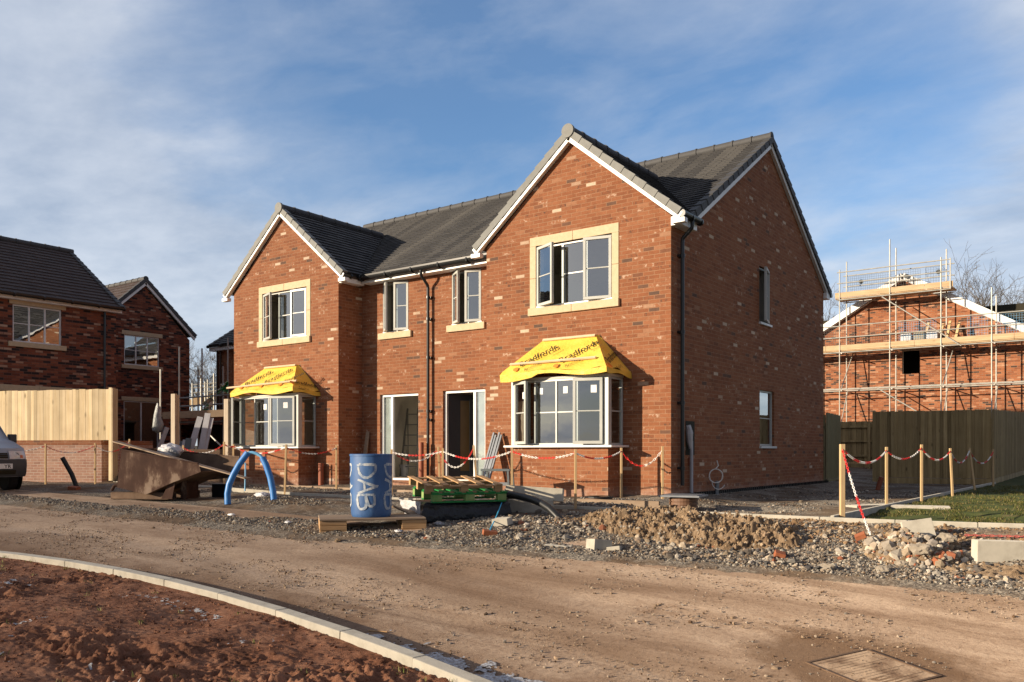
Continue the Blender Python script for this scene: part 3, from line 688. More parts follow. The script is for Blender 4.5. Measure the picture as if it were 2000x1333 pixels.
# bays
def bay(x0,x1,lights,stick,lab,seed,label):
    d=.57; b=MB(); b.box(x0+.02,x1-.02,-d+.02,-.002,-.6,.885); b.build('bay_wall',MAT['brick'],HW)
    s=MB(); s.box(x0-.12,x1+.12,-d-.10,-.003,.885,.925); s.build('bay_sill',MAT['framew'],HW,bev=.006)
    M=basis((x0,-d,.925),X,mY); wd=x1-x0; h=2.19-.925
    for xa in (x0,x1-.09):
        pz=MB(); pz.box(xa,xa+.09,-d,-d+.09,.927,2.19); pz.build('corner_post',MAT['frame'],HW,bev=.004)
    M2=basis((x0+.092,-d,.927),X,mY); window(HW,M2,wd-.184,h-.004,lights,back=-.045,stick=stick,label=None,fw=.04,mull=.035)
    window(HW,basis((x1,-d+.092,.927),Y,X),d-.10,h-.004,[(1,'F',0)],back=-.045,fw=.04)
    window(HW,basis((x0,-.01,.927),mY,mX),d-.10,h-.004,[(1,'F',0)],back=-.045,fw=.04)
    rr=MB(); rr.box(x0,x1,-d,-.002,2.192,2.24); rr.build('bay_ceiling',MAT['plaster'],HW)
    return x0,x1,d
bay(-3.18,-.97,[(.9,'L',24),(1,'F',0),(.95,'F',0),(1.15,'R',16)],[(.72,.74,.09,.13),(.15,.80,.09,.12),(.3,.80,.1,.13),(.62,.8,.11,.14)],'',1,None)
bay(-11.97,-9.63,[(.9,'L',62),(1,'F',0),(.6,'F',0),(1.25,'R',20)],[None,(.62,.76,.12,.14),None,(.55,.78,.12,.14)],'',2,None)
# yellow membranes over the two bay roofs: things of their own, held down by battens
def bay_cover(x0,x1,tl,tr,ztop,seed,label,texts,dl=.11,dr_=.12):
    c=(x0+x1)/2; th=thing('roof_cover',label,'roof cover',(c,0,0),0,'yellow sheets over bay roofs')
    d=.80; A=[Vector((x0-dl-c,-.012,2.30)),Vector((x0-dl-c,-d,2.33)),Vector((x1+dr_-.03-c,-d,2.335)),Vector((x1+dr_+.05-c,-.012,2.27))]
    Tl,Tr=Vector((tl-c,-.05,ztop)),Vector((tr-c,-.05,ztop)); mb=MB(); n=26
    def patch(p,q,r,s,nu,nv,sag):   # p-q bottom, s-r top
        V=[];F=[]
        for j in range(nv+1):
            for i in range(nu+1):
                u,v=i/nu,j/nv; P=(p*(1-u)+q*u)*(1-v)+(s*(1-u)+r*u)*v
                nn=(q-p).cross(s-p).normalized(); e=math.sin(math.pi*u)*math.sin(math.pi*v)
                k=float(fbm(P.x*2+seed*7,P.z*3+P.y*2,3,1.6)); P=P+nn*(-sag*e+.012*k*e**.5)
                if j==0: P=P+Vector((0,0,-.025*math.sin(u*9+seed)+.02*k))
                V.append(P)
        for j in range(nv):
            for i in range(nu): a=j*(nu+1)+i; F.append([a,a+1,a+nu+2,a+nu+1])
        mb.add(V,F)
    patch(A[1],A[2],Tr,Tl,30,16,.03); patch(A[2],A[3],Tr+Vector((.05,.04,0)),Tr,14,16,.02); patch(A[0],A[1],Tl,Tl+Vector((-.05,.04,0)),14,16,.02)
    mb.face([Tl,Tr,Tr+Vector((.05,.04,.0)),Tl+Vector((-.05,.04,0))])
    # hanging skirt
    sk=Vector((0,.015,-.12))
    for p,q in ((A[0],A[1]),(A[1],A[2]),(A[2],A[3])):
        m=16; top=[p.lerp(q,i/m)+Vector((0,0,-.025*math.sin(i/m*9+seed) if p is A[1] else 0)) for i in range(m+1)]
        bot=[t+sk*(.7+.18*math.sin(i*.45+seed)+(.35 if (seed==1 and p is A[1] and i<6) else 0)) for i,t in enumerate(top)]
        for i in range(m): mb.face([top[i],top[i+1],bot[i+1],bot[i]])
    sh=mb.build('sheet',MAT['yellow'],th,smooth=True)
    # lettering laid on the front slope and the right slope
    def frame(p,q,s):
        u=(q-p).normalized(); n_=u.cross(s-p).normalized(); v=n_.cross(u); return Matrix(((u.x,v.x,n_.x,p.x),(u.y,v.y,n_.y,p.y),(u.z,v.z,n_.z,p.z),(0,0,0,1)))
    Mf=frame(A[1],A[2],Tl); Ms=frame(A[2],A[3],Tr)
    for (face,ux,vx,ang,sz) in texts:
        T=(Mf if face=='F' else Ms)@Matrix.Translation((ux,vx,.022 if face=='F' else .03))@Matrix.Rotation(R(ang),4,'Z')
        T=T@Matrix.Diagonal((1,1.3,1,1)); put_text(sh,'Bradfords',sz*.92,T@Matrix.Translation((.1,0,0)),MAT['ink'],.0035,sp=1.12); put_text(sh,'Roofing',sz*.55,T@Matrix.Translation((.13,-sz*.95,0)),MAT['ink'],-.001,.3)
        put_text(sh,'BUILDING',sz*.26,T@Matrix.Translation((.72,-sz*.48,0)),MAT['ink'],0); 0 and put_text(sh,'SUPPLIES',sz*.26,T@Matrix.Translation((.72,-sz*.80,0)),MAT['ink'],0)
        k=MB(T@Matrix.Translation((0,-.02,0))); k.add([(.055*math.cos(a)*(1+.15*math.sin(3*a)),.05*math.sin(a),.0) for a in [i*math.pi/8 for i in range(16)]],[list(range(16))]); k.build('logo',MAT['orange'],sh,fix=False)
    # battens
    b=MB(); nrm=(A[2]-A[1]).cross(Tl-A[1]).normalized()
    a0=Tl.lerp(A[1],.05)+nrm*.03; a1=Tr.lerp(A[2],.05)+nrm*.03; b.beam(a0+Vector((.03,0,0)),a1-Vector((.01,0,0)),.05,.03,up=nrm); b.build('batten',MAT['pinex'],th,bev=.003)
    b=MB(); lo=.24 if seed==1 else .2
    a0=A[1].lerp(Tl,lo)+nrm*.03; a1=A[2].lerp(Tr,lo+.02)+nrm*.03
    if seed==1: a0,a1=a0+Vector((.0,0,0)),a0.lerp(a1,.93)
    else: a0,a1=a0+Vector((-.42,0,-.02)),a0.lerp(a1,1.0)+Vector((.14,0,.02))
    b.beam(a0,a1,.045,.03,up=nrm); b.build('batten',MAT['pinex'],th,bev=.003)
    return th
bay_cover(-3.18,-.97,-2.74,-1.55,3.04,1,'yellow printed roofing sheet over right-hand bay, its right corner torn and white',
    [('F',.34,.10,40,.20),('F',1.26,.13,40,.20),('S',.10,.06,32,.17)])
bay_cover(-11.97,-9.63,-11.55,-10.33,3.0,2,'yellow printed roofing sheet over left-hand bay with a long batten poking out on its left',
    [('F',.32,.16,40,.19),('F',1.10,.18,40,.19),('F',1.86,.18,30,.14),('S',.06,.22,-6,.16)],.07,.10)
# torn white underside of the right cover
# services on the shaded side wall
q=MB(); q.box(.002,.006,.60,1.0,.74,1.38); q.build('meter_hole_dark',MAT['ink'],HW)  # flat black plate painting the shade inside the open meter hole
q=MB(); q.tube([(.03,.66,1.30),(.05,.68,1.15),(.045,.70,1.0),(.05,.72,.86)],[.05,.07,.06,.03],8); q.build('insulation',MAT['whitewrap'],HW)
q=MB(); q.tube([(.06,.74,1.0),(.06,.74,.6),(.06,.74,-.1)],.032,10); q.build('service_pipe',MAT['greypipe'],HW,smooth=True)
q=MB(); q.box(.004,.05,.72,.84,.56,.70); q.build('pipe_bracket',MAT['terra'],HW)
th=thing('pipe_coil','coil of thin pale pipe on the shaded side wall above a grey duct stub','pipe',(.17,1.62,.33),R(-48))
q=MB(); rr=.135; q.tube([(.012*math.sin(i*.9),rr*math.cos(i*.26)*(1+.02*math.sin(i)),rr*math.sin(i*.26)) for i in range(80)]+[(0,.05,.2),(0,.02,.3)],.011,6,True); q.tube([(.01,.13*math.cos(a)+.05,-.12+.14*math.sin(a)) for a in [math.pi+ k*.25 for k in range(12)]],.009,6); q.build('coil',MAT['whitep'],th,smooth=True)
q=MB(); q.tube([(-.06,.05,-.1),(-.06,.03,-.45)],.04,10); q.build('duct',MAT['greysteel'],th)
q=MB(); q.box(.004,.12,.4,9.1,-.05,.02)
for k in range(80): q.box(.02,.135,.45+k*.11,.49+k*.11,-.02,.035)
tag(q.build('drain_channel',MAT['black']),'long black slotted drainage channel along the foot of the shaded side wall','drain')
# things inside and at the doors
th=thing('step_ladder','dark step ladder standing open inside the left doorway','ladder',(on_y(806,2.1)[0],2.1,.17),R(30))
q=MB()
for s in (-.22,.22):
    q.beam((s,-.45,0),(s*.6,0,1.75),.03,.06); q.beam((s,.45,0),(s*.6,0,1.7),.03,.04)
q.build('side_rail',MAT['galvdark'],th)
for k in range(6):
    q=MB(); z=.25+k*.27; q.box(-.21+.012*k,.21-.012*k,-.45+z*.257-.04,-.45+z*.257+.05,z-.012,z+.012); q.build('tread',MAT['galvdark'],th)
th=thing('bucket','pale plastic tub standing on the floor inside the left doorway','bucket',(on_y(789,1.75)[0],1.75,.17))
q=MB(); q.lathe([(0,0),(.11,0),(.13,.28),(.135,.28),(.135,.3),(.122,.3),(.11,.03),(0,.03)],20); q.build('tub',MAT['greypipe'],th,smooth=True)
q=MB(); q.tube([(.13*math.cos(a),0,.28+.12*math.sin(a)) for a in [k*math.pi/10 for k in range(11)]],.005,5); q.build('handle',MAT['galv'],th)
# ------------------------------------------------------------------ ground sheets
def grid(name, xs, t_n, ylo, yhi, zf, mat, dens=None):
    X_=np.repeat(xs[:,None],t_n,1); t=np.linspace(0,1,t_n)
    if dens: t=t**dens
    a=ylo(xs)[:,None]; b=yhi(xs)[:,None]; Y_=a+(b-a)*t[None,:]
    Z_=zf(X_,Y_); V=np.stack([X_,Y_,Z_],-1).reshape(-1,3); n=len(xs)
    i=np.arange(n-1)[:,None]*t_n+np.arange(t_n-1)[None,:]; i=i.ravel()
    F=np.stack([i,i+t_n,i+t_n+1,i+1],1); return tag(npmesh(name,V,F,mat,smooth=True),kind='structure')
cst=lambda v:(lambda x: np.full_like(x,v))
grid('road',np.linspace(-45,16,1100),110,lambda x:ykn(x)+.10,lambda x:ye(x)+1.0,lambda x,y:road_z(x,y)+.004*fbm(x,y,4,1.2)+.0025*fbm(x,y,3,9)-.012*np.exp(-((y+8.2+.25*np.sin(x*.4))/.22)**2)-.010*np.exp(-((y+6.9+.2*np.sin(x*.35))/.25)**2),MAT['road'])
grid('verge',np.linspace(-22,9.5,1150),150,lambda x:ye(x)-.7,lambda x:yk(x)+.02,verge_z,MAT['verge_g'])
grid('red_soil',np.linspace(-7.8,4.4,1000),380,lambda x:ykn(x)-4.3,lambda x:ykn(x)-.02,soil_z,MAT['redsoil'])
grid('plot_ground',np.linspace(-26,3.52,420),170,lambda x:yk(x)+.05,cst(30),plot_z,MAT['plot'],2.0)
grid('lawn',np.linspace(3.56,11,160),150,lambda x:yk(x)+.05,cst(30),lambda x,y:plot_z(x,y)-.0+.02*fbm(x,y,4,2.2),MAT['lawn'],2.0)
def far():
    n=121; s=np.linspace(-1,1,n); s=np.sign(s)*np.abs(s)**2.2*260; X_,Y_=np.meshgrid(s,s,indexing='ij')
    d=np.hypot(X_,Y_); Z_=np.where(Y_>9,.03*(np.minimum(Y_,90)-9.1)-.4,-.4)
    Z_=np.where(Y_<-2,np.minimum(-.22,road_z(np.clip(X_,-45,12),np.clip(Y_,-14,-4))-.2),Z_)
    V=np.stack([X_,Y_,Z_-.05],-1).reshape(-1,3); i=(np.arange(n-1)[:,None]*n+np.arange(n-1)[None,:]).ravel()
    tag(npmesh('ground',V,np.stack([i,i+n,i+n+1,i+1],1),MAT['ground'],smooth=True),kind='structure')
far()
# kerbs: stones with joints along a curve
def kerb_run(name,yf,x0,x1,w,top,h,mat,L=.915,gap=.007,side=1):
    mb=MB(); x=x0; k=0
    while x<x1:
        s=np.array([yf(np.array([x+.01]))[0]-yf(np.array([x-.01]))[0]])[0]/.02; dx=L/math.hypot(1,s)
        a=(x,float(yf(np.array([x]))[0])); b=(x+dx,float(yf(np.array([x+dx]))[0]))
        za,zb=top(*a),top(*b); j=random.uniform(-.004,.004); d=Vector((b[0]-a[0],b[1]-a[1],zb-za)).normalized()
        mb.beam(Vector((a[0],a[1]+j,za-h/2))+d*gap/2,Vector((b[0],b[1]+j,zb-h/2))-d*gap/2,w,h); x+=dx
    return tag(mb.build(name,mat,bev=.009,seg=2),kind='structure')
kerb_run('kerb',lambda x:ykn(x),-16,6,.13,lambda x,y:float(road_z(x,float(ykn(x))))+.105,.26,MAT['concrete'])
kerb_run('path_edging',lambda x:yk(x),-24,9,.06,lambda x,y:-.06+(.02*min(3,max(0,-x-8))),.25,MAT['concrete'])
mb=MB()
for k in range(17): mb.beam((3.54,-2.45+k*.916,-.12),(3.54,-2.45+k*.916+.909,-.12),.05,.15)
tag(mb.build('lawn_edging',MAT['concrete'],bev=.006),kind='structure')
mb=MB()
for a,b in (((-.9,-1.75),(.55,-1.55)),((-8.6,-.95),(-4.3,-1.15)),((-13.2,-.9),(-8.7,-.9))): mb.beam((*a,-.07),(*b,-.07),.05,.14)
tag(mb.build('bed_edging',MAT['oldwood'],bev=.004),kind='structure')

# ------------------------------------------------------------------ loose stones
def ico():
    p=(1+5**.5)/2
    v=np.array([(-1,p,0),(1,p,0),(-1,-p,0),(1,-p,0),(0,-1,p),(0,1,p),(0,-1,-p),(0,1,-p),(p,0,-1),(p,0,1),(-p,0,-1),(-p,0,1)])/1.9
    f=np.array([(0,11,5),(0,5,1),(0,1,7),(0,7,10),(0,10,11),(1,5,9),(5,11,4),(11,10,2),(10,7,6),(7,1,8),(3,9,4),(3,4,2),(3,2,6),(3,6,8),(3,8,9),(4,9,5),(2,4,11),(6,2,10),(8,6,7),(9,8,1)])
    return v,f
IV,IF=ico()
BASES=[IV*(1+RNG.uniform(-.28,.28,(12,1)))+RNG.uniform(-.12,.12,(12,3)) for _ in range(10)]
def stones(name,P,S,cols,flat=(.5,.9),sink=.25,mat='stonetone'):
    n=len(P); kind=RNG.integers(0,len(BASES),n); B=np.array(BASES)[kind]           # n,12,3
    sc=np.stack([S*RNG.uniform(.7,1.3,n),S*RNG.uniform(.7,1.3,n),S*RNG.uniform(*flat,n)],1)
    a=RNG.uniform(0,2*np.pi,n); tl=RNG.normal(0,.3,n); V=B*sc[:,None,:]
    ct,st_=np.cos(tl)[:,None],np.sin(tl)[:,None]; y=V[:,:,1]*ct-V[:,:,2]*st_; z=V[:,:,1]*st_+V[:,:,2]*ct
    c,s=np.cos(a)[:,None],np.sin(a)[:,None]; x=V[:,:,0]*c-y*s; y2=V[:,:,0]*s+y*c
    V=np.stack([x,y2,z],-1)+P[:,None,:]; V[:,:,2]+=(sc[:,2]*(.8-sink))[:,None]*.6
    F=(IF[None]+12*np.arange(n)[:,None,None]).reshape(-1,3)
    col=np.asarray(cols)[RNG.integers(0,len(cols),n)]*RNG.uniform(.75,1.2,(n,1)); col=np.repeat(col,12,0)
    return npmesh(name,V.reshape(-1,3),F,MAT[mat],col)
GREY=[(.10,.095,.09),(.16,.15,.135),(.22,.205,.18),(.13,.11,.09),(.3,.27,.225),(.19,.15,.11),(.42,.38,.32),(.075,.07,.07)]
MIXC=GREY+[(.33,.26,.18),(.45,.38,.29),(.28,.11,.06),(.5,.45,.38),(.36,.30,.23),(.26,.2,.15)]
def scatter(n,x0,x1,f0,f1,zf,thr=None,pw=1.0):
    x=RNG.uniform(x0,x1,n); t=RNG.uniform(0,1,n)**pw; y=f0(x)+(f1(x)-f0(x))*t
    if thr is not None:
        k=fbm(x,y,4,thr[0])>thr[1]; x,y=x[k],y[k]
    return np.stack([x,y,zf(x,y)],1)
P=scatter(115000,-15,8.5,lambda x:ye(x)-.12,lambda x:yk(x)-.05,verge_z); tt=(P[:,1]-ye(P[:,0]))/(yk(P[:,0])-ye(P[:,0])); keep=(P[:,2]>road_z(P[:,0],P[:,1])-.005)&~((tt>.62+.25*fbm(P[:,0],P[:,1],3,1.1))&(P[:,0]>.3)&(RNG.uniform(0,1,len(P))>.12)); P=P[keep]
Q=scatter(7000,.2,8.2,lambda x:ye(x)+.45*(yk(x)-ye(x)),lambda x:yk(x)-.06,verge_z,(1.2,-.12)); tag(stones('clay_crumbs',Q,RNG.gamma(1.6,.005,len(Q))+.003,[(.30,.2,.115),(.36,.26,.16),(.22,.14,.075),(.2,.12,.07)]),'brown clay crumbs in the strip before the edging at right','clay',kind='stuff')
tag(stones('gravel',P,RNG.gamma(2.0,.0031,len(P))+.003,GREY+[(.2,.14,.09),(.3,.22,.15),(.38,.31,.23),(.5,.46,.38)]),'grey crushed stone spread between the dirt road and the houses','gravel',kind='stuff')
P=scatter(9000,-15,8,lambda x:ye(x)-.9,lambda x:ye(x)+.2,lambda x,y:np.maximum(road_z(x,y),verge_z(x,y)),(1.1,-.05),.6)
P2=scatter(30000,-10,8,lambda x:ykn(x)+.12,lambda x:ye(x),lambda x,y:road_z(x,y),(.9,.0)); P=np.concatenate([P,P2])
tag(stones('road_grit',P,RNG.gamma(1.5,.0024,len(P))+.0016,[(.2,.14,.09),(.33,.24,.16),(.14,.085,.05),(.45,.36,.27),(.25,.22,.19)]),'small stones and crumbs of earth scattered on the dirt road','grit',kind='stuff')
P=scatter(26000,-13.5,3.45,lambda x:yk(x)+.1,lambda x:np.where(x>.1,8.0,-.05),plot_z,(.8,-.05),1.3); P=P[(P[:,0]>.2)|(P[:,1]<-.6)]
tag(stones('plot_gravel',P,RNG.gamma(2.2,.0036,len(P))+.004,GREY+[(.3,.2,.13)]),'fine gravel strewn beside and in front of the large brick house','gravel',kind='stuff')
P=scatter(15000,-8,4.5,lambda x:ykn(x)-4.2,lambda x:ykn(x)-.1,soil_z)
tag(stones('soil_crumbs',P,RNG.gamma(1.4,.0032,len(P))+.0018,[(.17,.07,.036),(.22,.095,.05),(.12,.045,.024),(.28,.13,.075)]),'clods and crumbs of red soil in the near corner','soil',kind='stuff')

# ------------------------------------------------------------------ heaps of spoil and rubble
def heap(name,cx,cy,rx,ry,h,rot,mat,label,amp,n=150,peaks=()):
    u=np.linspace(-1.25,1.25,n); U_,V_=np.meshgrid(u,u,indexing='ij'); c,s=math.cos(rot),math.sin(rot)
    x=cx+c*U_*rx-s*V_*ry; y=cy+s*U_*rx+c*V_*ry
    r=np.sqrt(U_**2+V_**2)*(1+.25*fbm(x,y,3,1.3)); e=np.clip(1-r**2,-.6,1)
    e=np.where(e>0,e**.8,e*1.2)
    for (pu,pv,pa,pr) in peaks: e=e+pa*np.exp(-((U_-pu)**2+(V_-pv)**2)/pr**2)
    m=sst(e*4)
    z=verge_z(x,y)-.03+h*e*(1+.45*fbm(x,y,3,2.2))+amp*m*(ridged(x,y,4,5)-1.1)*.7+amp*.5*m*fbm(x,y,3,18)
    V=np.stack([x,y,z],-1).reshape(-1,3); i=(np.arange(n-1)[:,None]*n+np.arange(n-1)[None,:]).ravel()
    o=npmesh(name,V,np.stack([i,i+n,i+n+1,i+1],1),mat,smooth=True); tag(o,label,'spoil heap'); return x,y,z
hx,hy,hz=heap('soil_heap',1.95,-3.80,1.62,.66,.20,-.04,MAT['heap'],'long low heap of sandy brown spoil in front of the concrete edging',.125,300,[(.62,.0,.4,.33),(-.4,.1,.2,.4),(.1,.0,.2,.3)])
bx,by,bz=heap('rubble_heap',4.78,-3.72,.55,.42,.17,-.15,MAT['heap'],'small heap of rubble and clay with broken concrete at right, by the road',.06,120,[(-.1,.1,.3,.5)])
heap('soil_heap',*at(1950,8.95),.9,.30,.05,.35,MAT['heap'],'low smear of sandy soil in front of the loose kerb stone at right',.05,110)
def on_heap(x,y,z,k,thr):
    i=RNG.integers(0,z.shape[0],k); j=RNG.integers(0,z.shape[1],k); g=z[i,j]>verge_z(x[i,j],y[i,j])+thr
    return np.stack([x[i,j],y[i,j],z[i,j]],1)[g]
BROWN=[(.3,.2,.115),(.36,.26,.16),(.22,.14,.075),(.42,.32,.21),(.28,.2,.13)]
P=on_heap(hx,hy,hz,9000,-.02); tag(stones('heap_clods',P,RNG.gamma(1.6,.0045,len(P))+.0025,BROWN+[(.4,.36,.3)],(.7,1)),'clods of clay crumbling over the long spoil heap','clods',kind='stuff')
P=np.concatenate([on_heap(bx,by,bz,1100,-.02)]); tag(stones('rubble',P,RNG.gamma(1.8,.010,len(P))+.005,[(.42,.37,.3),(.5,.45,.37),(.34,.27,.19),(.26,.23,.2),(.36,.26,.16),(.40,.33,.25),(.3,.25,.2),(.46,.40,.33),(.40,.15,.08),(.31,.27,.22)],(.6,1)),'broken stones and brick bits covering the small rubble heap','rubble',kind='stuff')
P=scatter(3000,-1.5,6.8,lambda x:ye(x)+.0,lambda x:yk(x)-.4,verge_z,(1.2,.02),1.5)
tag(stones('rubble_scatter',P,RNG.gamma(1.8,.008,len(P))+.008,MIXC,(.5,.9)),'scattered rubble and brick fragments along the far edge of the road','rubble',kind='stuff')
# ragged frost in the shade behind the kerb and in the soil hollows
def patch_mesh(name,label,x0,x1,y0f,y1f,zf,cond,mat,n=(260,70),up=.004):
    xs=np.linspace(x0,x1,n[0]); t=np.linspace(0,1,n[1]); X_=np.repeat(xs[:,None],n[1],1); Y_=y0f(xs)[:,None]+(y1f(xs)-y0f(xs))[:,None]*t[None]
    Z_=zf(X_,Y_)+up; V=np.stack([X_,Y_,Z_],-1).reshape(-1,3); i=(np.arange(n[0]-1)[:,None]*n[1]+np.arange(n[1]-1)[None,:]).ravel()
    ok=cond(X_,Y_,np.repeat(t[None],n[0],0)).reshape(-1)[i]; i=i[ok]; F=np.stack([i,i+n[1],i+n[1]+1,i+1],1)
    used=np.unique(F); mp=np.zeros(len(V),int); mp[used]=np.arange(len(used))
    return tag(npmesh(name,V[used],mp[F],mat,smooth=True),label,'frost',kind='stuff')
patch_mesh('frost','white frost lingering on the road in the shade of the near kerb',1.6,3.9,lambda x:ykn(x)+.07,lambda x:ykn(x)+.50,road_z,lambda x,y,t:(fbm(x,y,5,4.5)+.4*fbm(x,y,4,16)+.75*(1-t)-.50+.22*np.minimum(1,(x-2)*1.4))>0,MAT['frost'],(620,150),up=.010)
patch_mesh('frost','bluish frost in hollows of the red soil',-7,3,lambda x:ykn(x)-4.0,lambda x:ykn(x)-.35,soil_z,lambda x,y,t:((fbm(x+40,y,4,1.1)>.32)&(fbm(x,y,4,9)+.7*fbm(x,y,3,30)>.34)),MAT['frost'],(1200,420),.006)

# ------------------------------------------------------------------ grass
def blades(name,label,P,h0,h1,wd,cols,cat='grass'):
    n=len(P); a=RNG.uniform(0,2*np.pi,n); h=RNG.uniform(h0,h1,n); lean=RNG.uniform(.2,.9,n)*h; b=RNG.uniform(0,2*np.pi,n)
    dx,dy=np.cos(a)*wd/2,np.sin(a)*wd/2; ex,ey=np.cos(b)*lean,np.sin(b)*lean
    V=np.stack([np.stack([P[:,0]-dx,P[:,1]-dy,P[:,2]-.005],1),np.stack([P[:,0]+dx,P[:,1]+dy,P[:,2]-.005],1),np.stack([P[:,0]+ex*.4+dx*.8,P[:,1]+ey*.4+dy*.8,P[:,2]+h*.6],1),np.stack([P[:,0]+ex,P[:,1]+ey,P[:,2]+h],1),np.stack([P[:,0]+ex*.4-dx*.8,P[:,1]+ey*.4-dy*.8,P[:,2]+h*.6],1)],1)
    F=(np.array([[0,1,2,3,4]])[None]+5*np.arange(n)[:,None,None]).reshape(-1,5)
    col=np.repeat(np.asarray(cols)[RNG.integers(0,len(cols),n)]*RNG.uniform(.7,1.25,(n,1)),5,0)
    return tag(npmesh(name,V.reshape(-1,3),F,MAT['grass'],col),label,cat,kind='stuff')
x=RNG.uniform(3.62,10.5,60000); y=yk(x)+.12+RNG.uniform(0,1,60000)**1.6*14; k=fbm(x,y,4,1.3)>-.02; x,y=x[k],y[k]
P=np.stack([x,y,plot_z(x,y)+.02*fbm(x,y,4,2.2)],1)
blades('grass','short patchy green grass on the lawn at right inside the concrete edging',P,.015,.05,.008,[(.08,.09,.018),(.12,.12,.028),(.16,.14,.05),(.06,.07,.015),(.17,.13,.06)])
cs=RNG.uniform(0,1,(80,2)); cx=-6+10*cs[:,0]; cy=ykn(cx)-.06-3.4*cs[:,1]**1.8; cx=np.repeat(cx,9)+RNG.normal(0,.02,720); cy=np.minimum(np.repeat(cy,9)+RNG.normal(0,.02,720),ykn(cx)-.07)
blades('weeds','thin tufts of young grass sprouting from the red soil',np.stack([cx,cy,soil_z(cx,cy)],1),.012,.05,.004,[(.10,.15,.025),(.16,.19,.05),(.28,.24,.1)],'weeds')
# ------------------------------------------------------------------ site objects near the road
def fl(v): return Vector(v)
# blue drum on a board platform
bx_,by_=at(725,12.0); zb=H(bx_,by_)-.02; PR=R(36.5+14)
th=thing('pallet','low plywood-topped platform on timber blocks under the blue drum','pallet',(bx_,by_,zb),PR)
q=MB(); q.box(-.72,.72,-.40,.42,.145,.172); q.build('deck_board',MAT['oldwood'],th,bev=.004)
for (x0,x1) in ((-.72,-.36),(.38,.72)):
    for k in range(3):
        q=MB(); j=random.uniform(-.012,.012); q.box(x0+j,x1+j,-.39+j,.40,-.04+k*.061,-.04+k*.061+.057); q.build('bearer',MAT['pallet'],th,bev=.004)
th=thing('drum','blue plastic drum sprayed with white letters, standing on a board platform','drum',(bx_,by_,zb+.174),R(36.5))
q=MB(); q.lathe([(0,0),(.262,0),(.270,.012),(.280,.05),(.286,.2),(.292,.5),(.294,.8),(.294,.846),(.301,.85),(.301,.872),(.294,.878),(.284,.878),(.282,.83),(.276,.05),(0,.04)],56); q.build('body',MAT['drum'],th,smooth=True)
def stroke(pts,w,r0,name):   # painted stroke on the drum's skin, (angle metres, height)
    q=MB(); prev=None; P=[]
    for i,(s,z) in enumerate(pts):
        a=pts[max(0,i-1)]; b=pts[min(len(pts)-1,i+1)]; dx,dz=b[0]-a[0],b[1]-a[1]; L=math.hypot(dx,dz) or 1; nx,nz=-dz/L,dx/L
        ww=w*random.uniform(.8,1.15)/2
        for sg in (1,-1):
            ss,zz=s+nx*ww*sg,z+nz*ww*sg; r=.2878+.0075*min(1,zz/.8)+.0016; an=-math.pi/2+ss/r; P.append((r*math.cos(an),r*math.sin(an),zz))
    q.add(P,[[2*i,2*i+1,2*i+3,2*i+2] for i in range(len(pts)-1)]); return q
def smooth_pts(p,n=7,closed=False):
    out=[]
    for i in range(len(p)-1):
        a=p[max(0,i-1)];b=p[i];c=p[i+1];d=p[min(len(p)-1,i+2)]
        for k in range(n):
            t=k/n; out.append(tuple(.5*((2*b[j])+(-a[j]+c[j])*t+(2*a[j]-5*b[j]+4*c[j]-d[j])*t*t+(-a[j]+3*b[j]-3*c[j]+d[j])*t**3) for j in (0,1)))
    return out+[p[-1]]
# letters read downwards: glyph (gx right, gy up in the word) maps to (s, z) = (s0 + gy, z0 - gx)
GL={'D':[[(0,.02),(.005,.26)],[(.005,.26),(.10,.25),(.185,.14),(.13,.035),(0,.0)]],
    'A':[[(0,.0),(.09,.25),(.10,.26),(.19,.0)],[(.045,.10),(.15,.11)]],
    'B':[[(0,.0),(.0,.24)],[(.0,.24),(.13,.24),(.15,.17),(.02,.125)],[(.02,.125),(.17,.12),(.19,.03),(.08,-.01),(0,.0)]]}
def word(s0):
    q=MB()
    for ch,gx0 in (('D',.0),('A',.21),('B',.42)):
        for st_ in GL[ch]:
            pts=smooth_pts([(s0+gy,.735-(gx0+gx)) for gx,gy in st_]); p=stroke(pts,.036,0,''); b=len(q.v); q.v+=p.v; q.f+=[[b+i for i in f] for f in p.f]; q.m+=p.m; q.uv+=p.uv
    q.build('lettering',MAT['spray'],th,fix=False)
word(-.15); word(.255); word(-.56)
# stacked pallets on a wrapped pack
PX,PY=at(893,13.0); PR=R(36.5+22); PZ=H(PX,PY)
th=thing('wrapped_pack','low pack of material wrapped in shiny black plastic under the pallets','pack',(PX,PY,PZ),PR)
q=MB(); n=26; V=[];F=[]
for j in range(9):
    for i in range(4*n):
        s_=i/n; k=int(s_); t=s_-k; cx=[(-.68,-.5),(.68,-.5),(.68,.5),(-.68,.5)]; a=cx[k];b=cx[(k+1)%4]; x_=a[0]+(b[0]-a[0])*t; y_=a[1]+(b[1]-a[1])*t
        z_=j/8*.28; nz=float(fbm(x_*3+y_*2,z_*5+y_,4,1.5)); sc=1+.05*nz+.03*math.sin(j*.8)-.1*max(0,(j-7))-.0
        V.append((x_*sc,y_*sc,z_-.04+.02*nz))
for j in range(8):
    for i in range(4*n): F.append([j*4*n+i,j*4*n+(i+1)%(4*n),(j+1)*4*n+(i+1)%(4*n),(j+1)*4*n+i])
F.append([8*4*n+i for i in range(4*n)]); q.add(V,F); q.build('wrap',MAT['wrap'],th,smooth=True)
q=MB(); V=[];F=[]
for j in range(10):
    for i in range(12):
        u,v=i/11,j/9; V.append((-.70-.12*u*(1-v)-.03*float(pn(u*5,v*5)),-.42+.8*u,.26-v*.28-.02*float(pn(u*7+3,v*6))))
for j in range(9):
    for i in range(11): a=j*12+i; F.append([a,a+1,a+13,a+12])
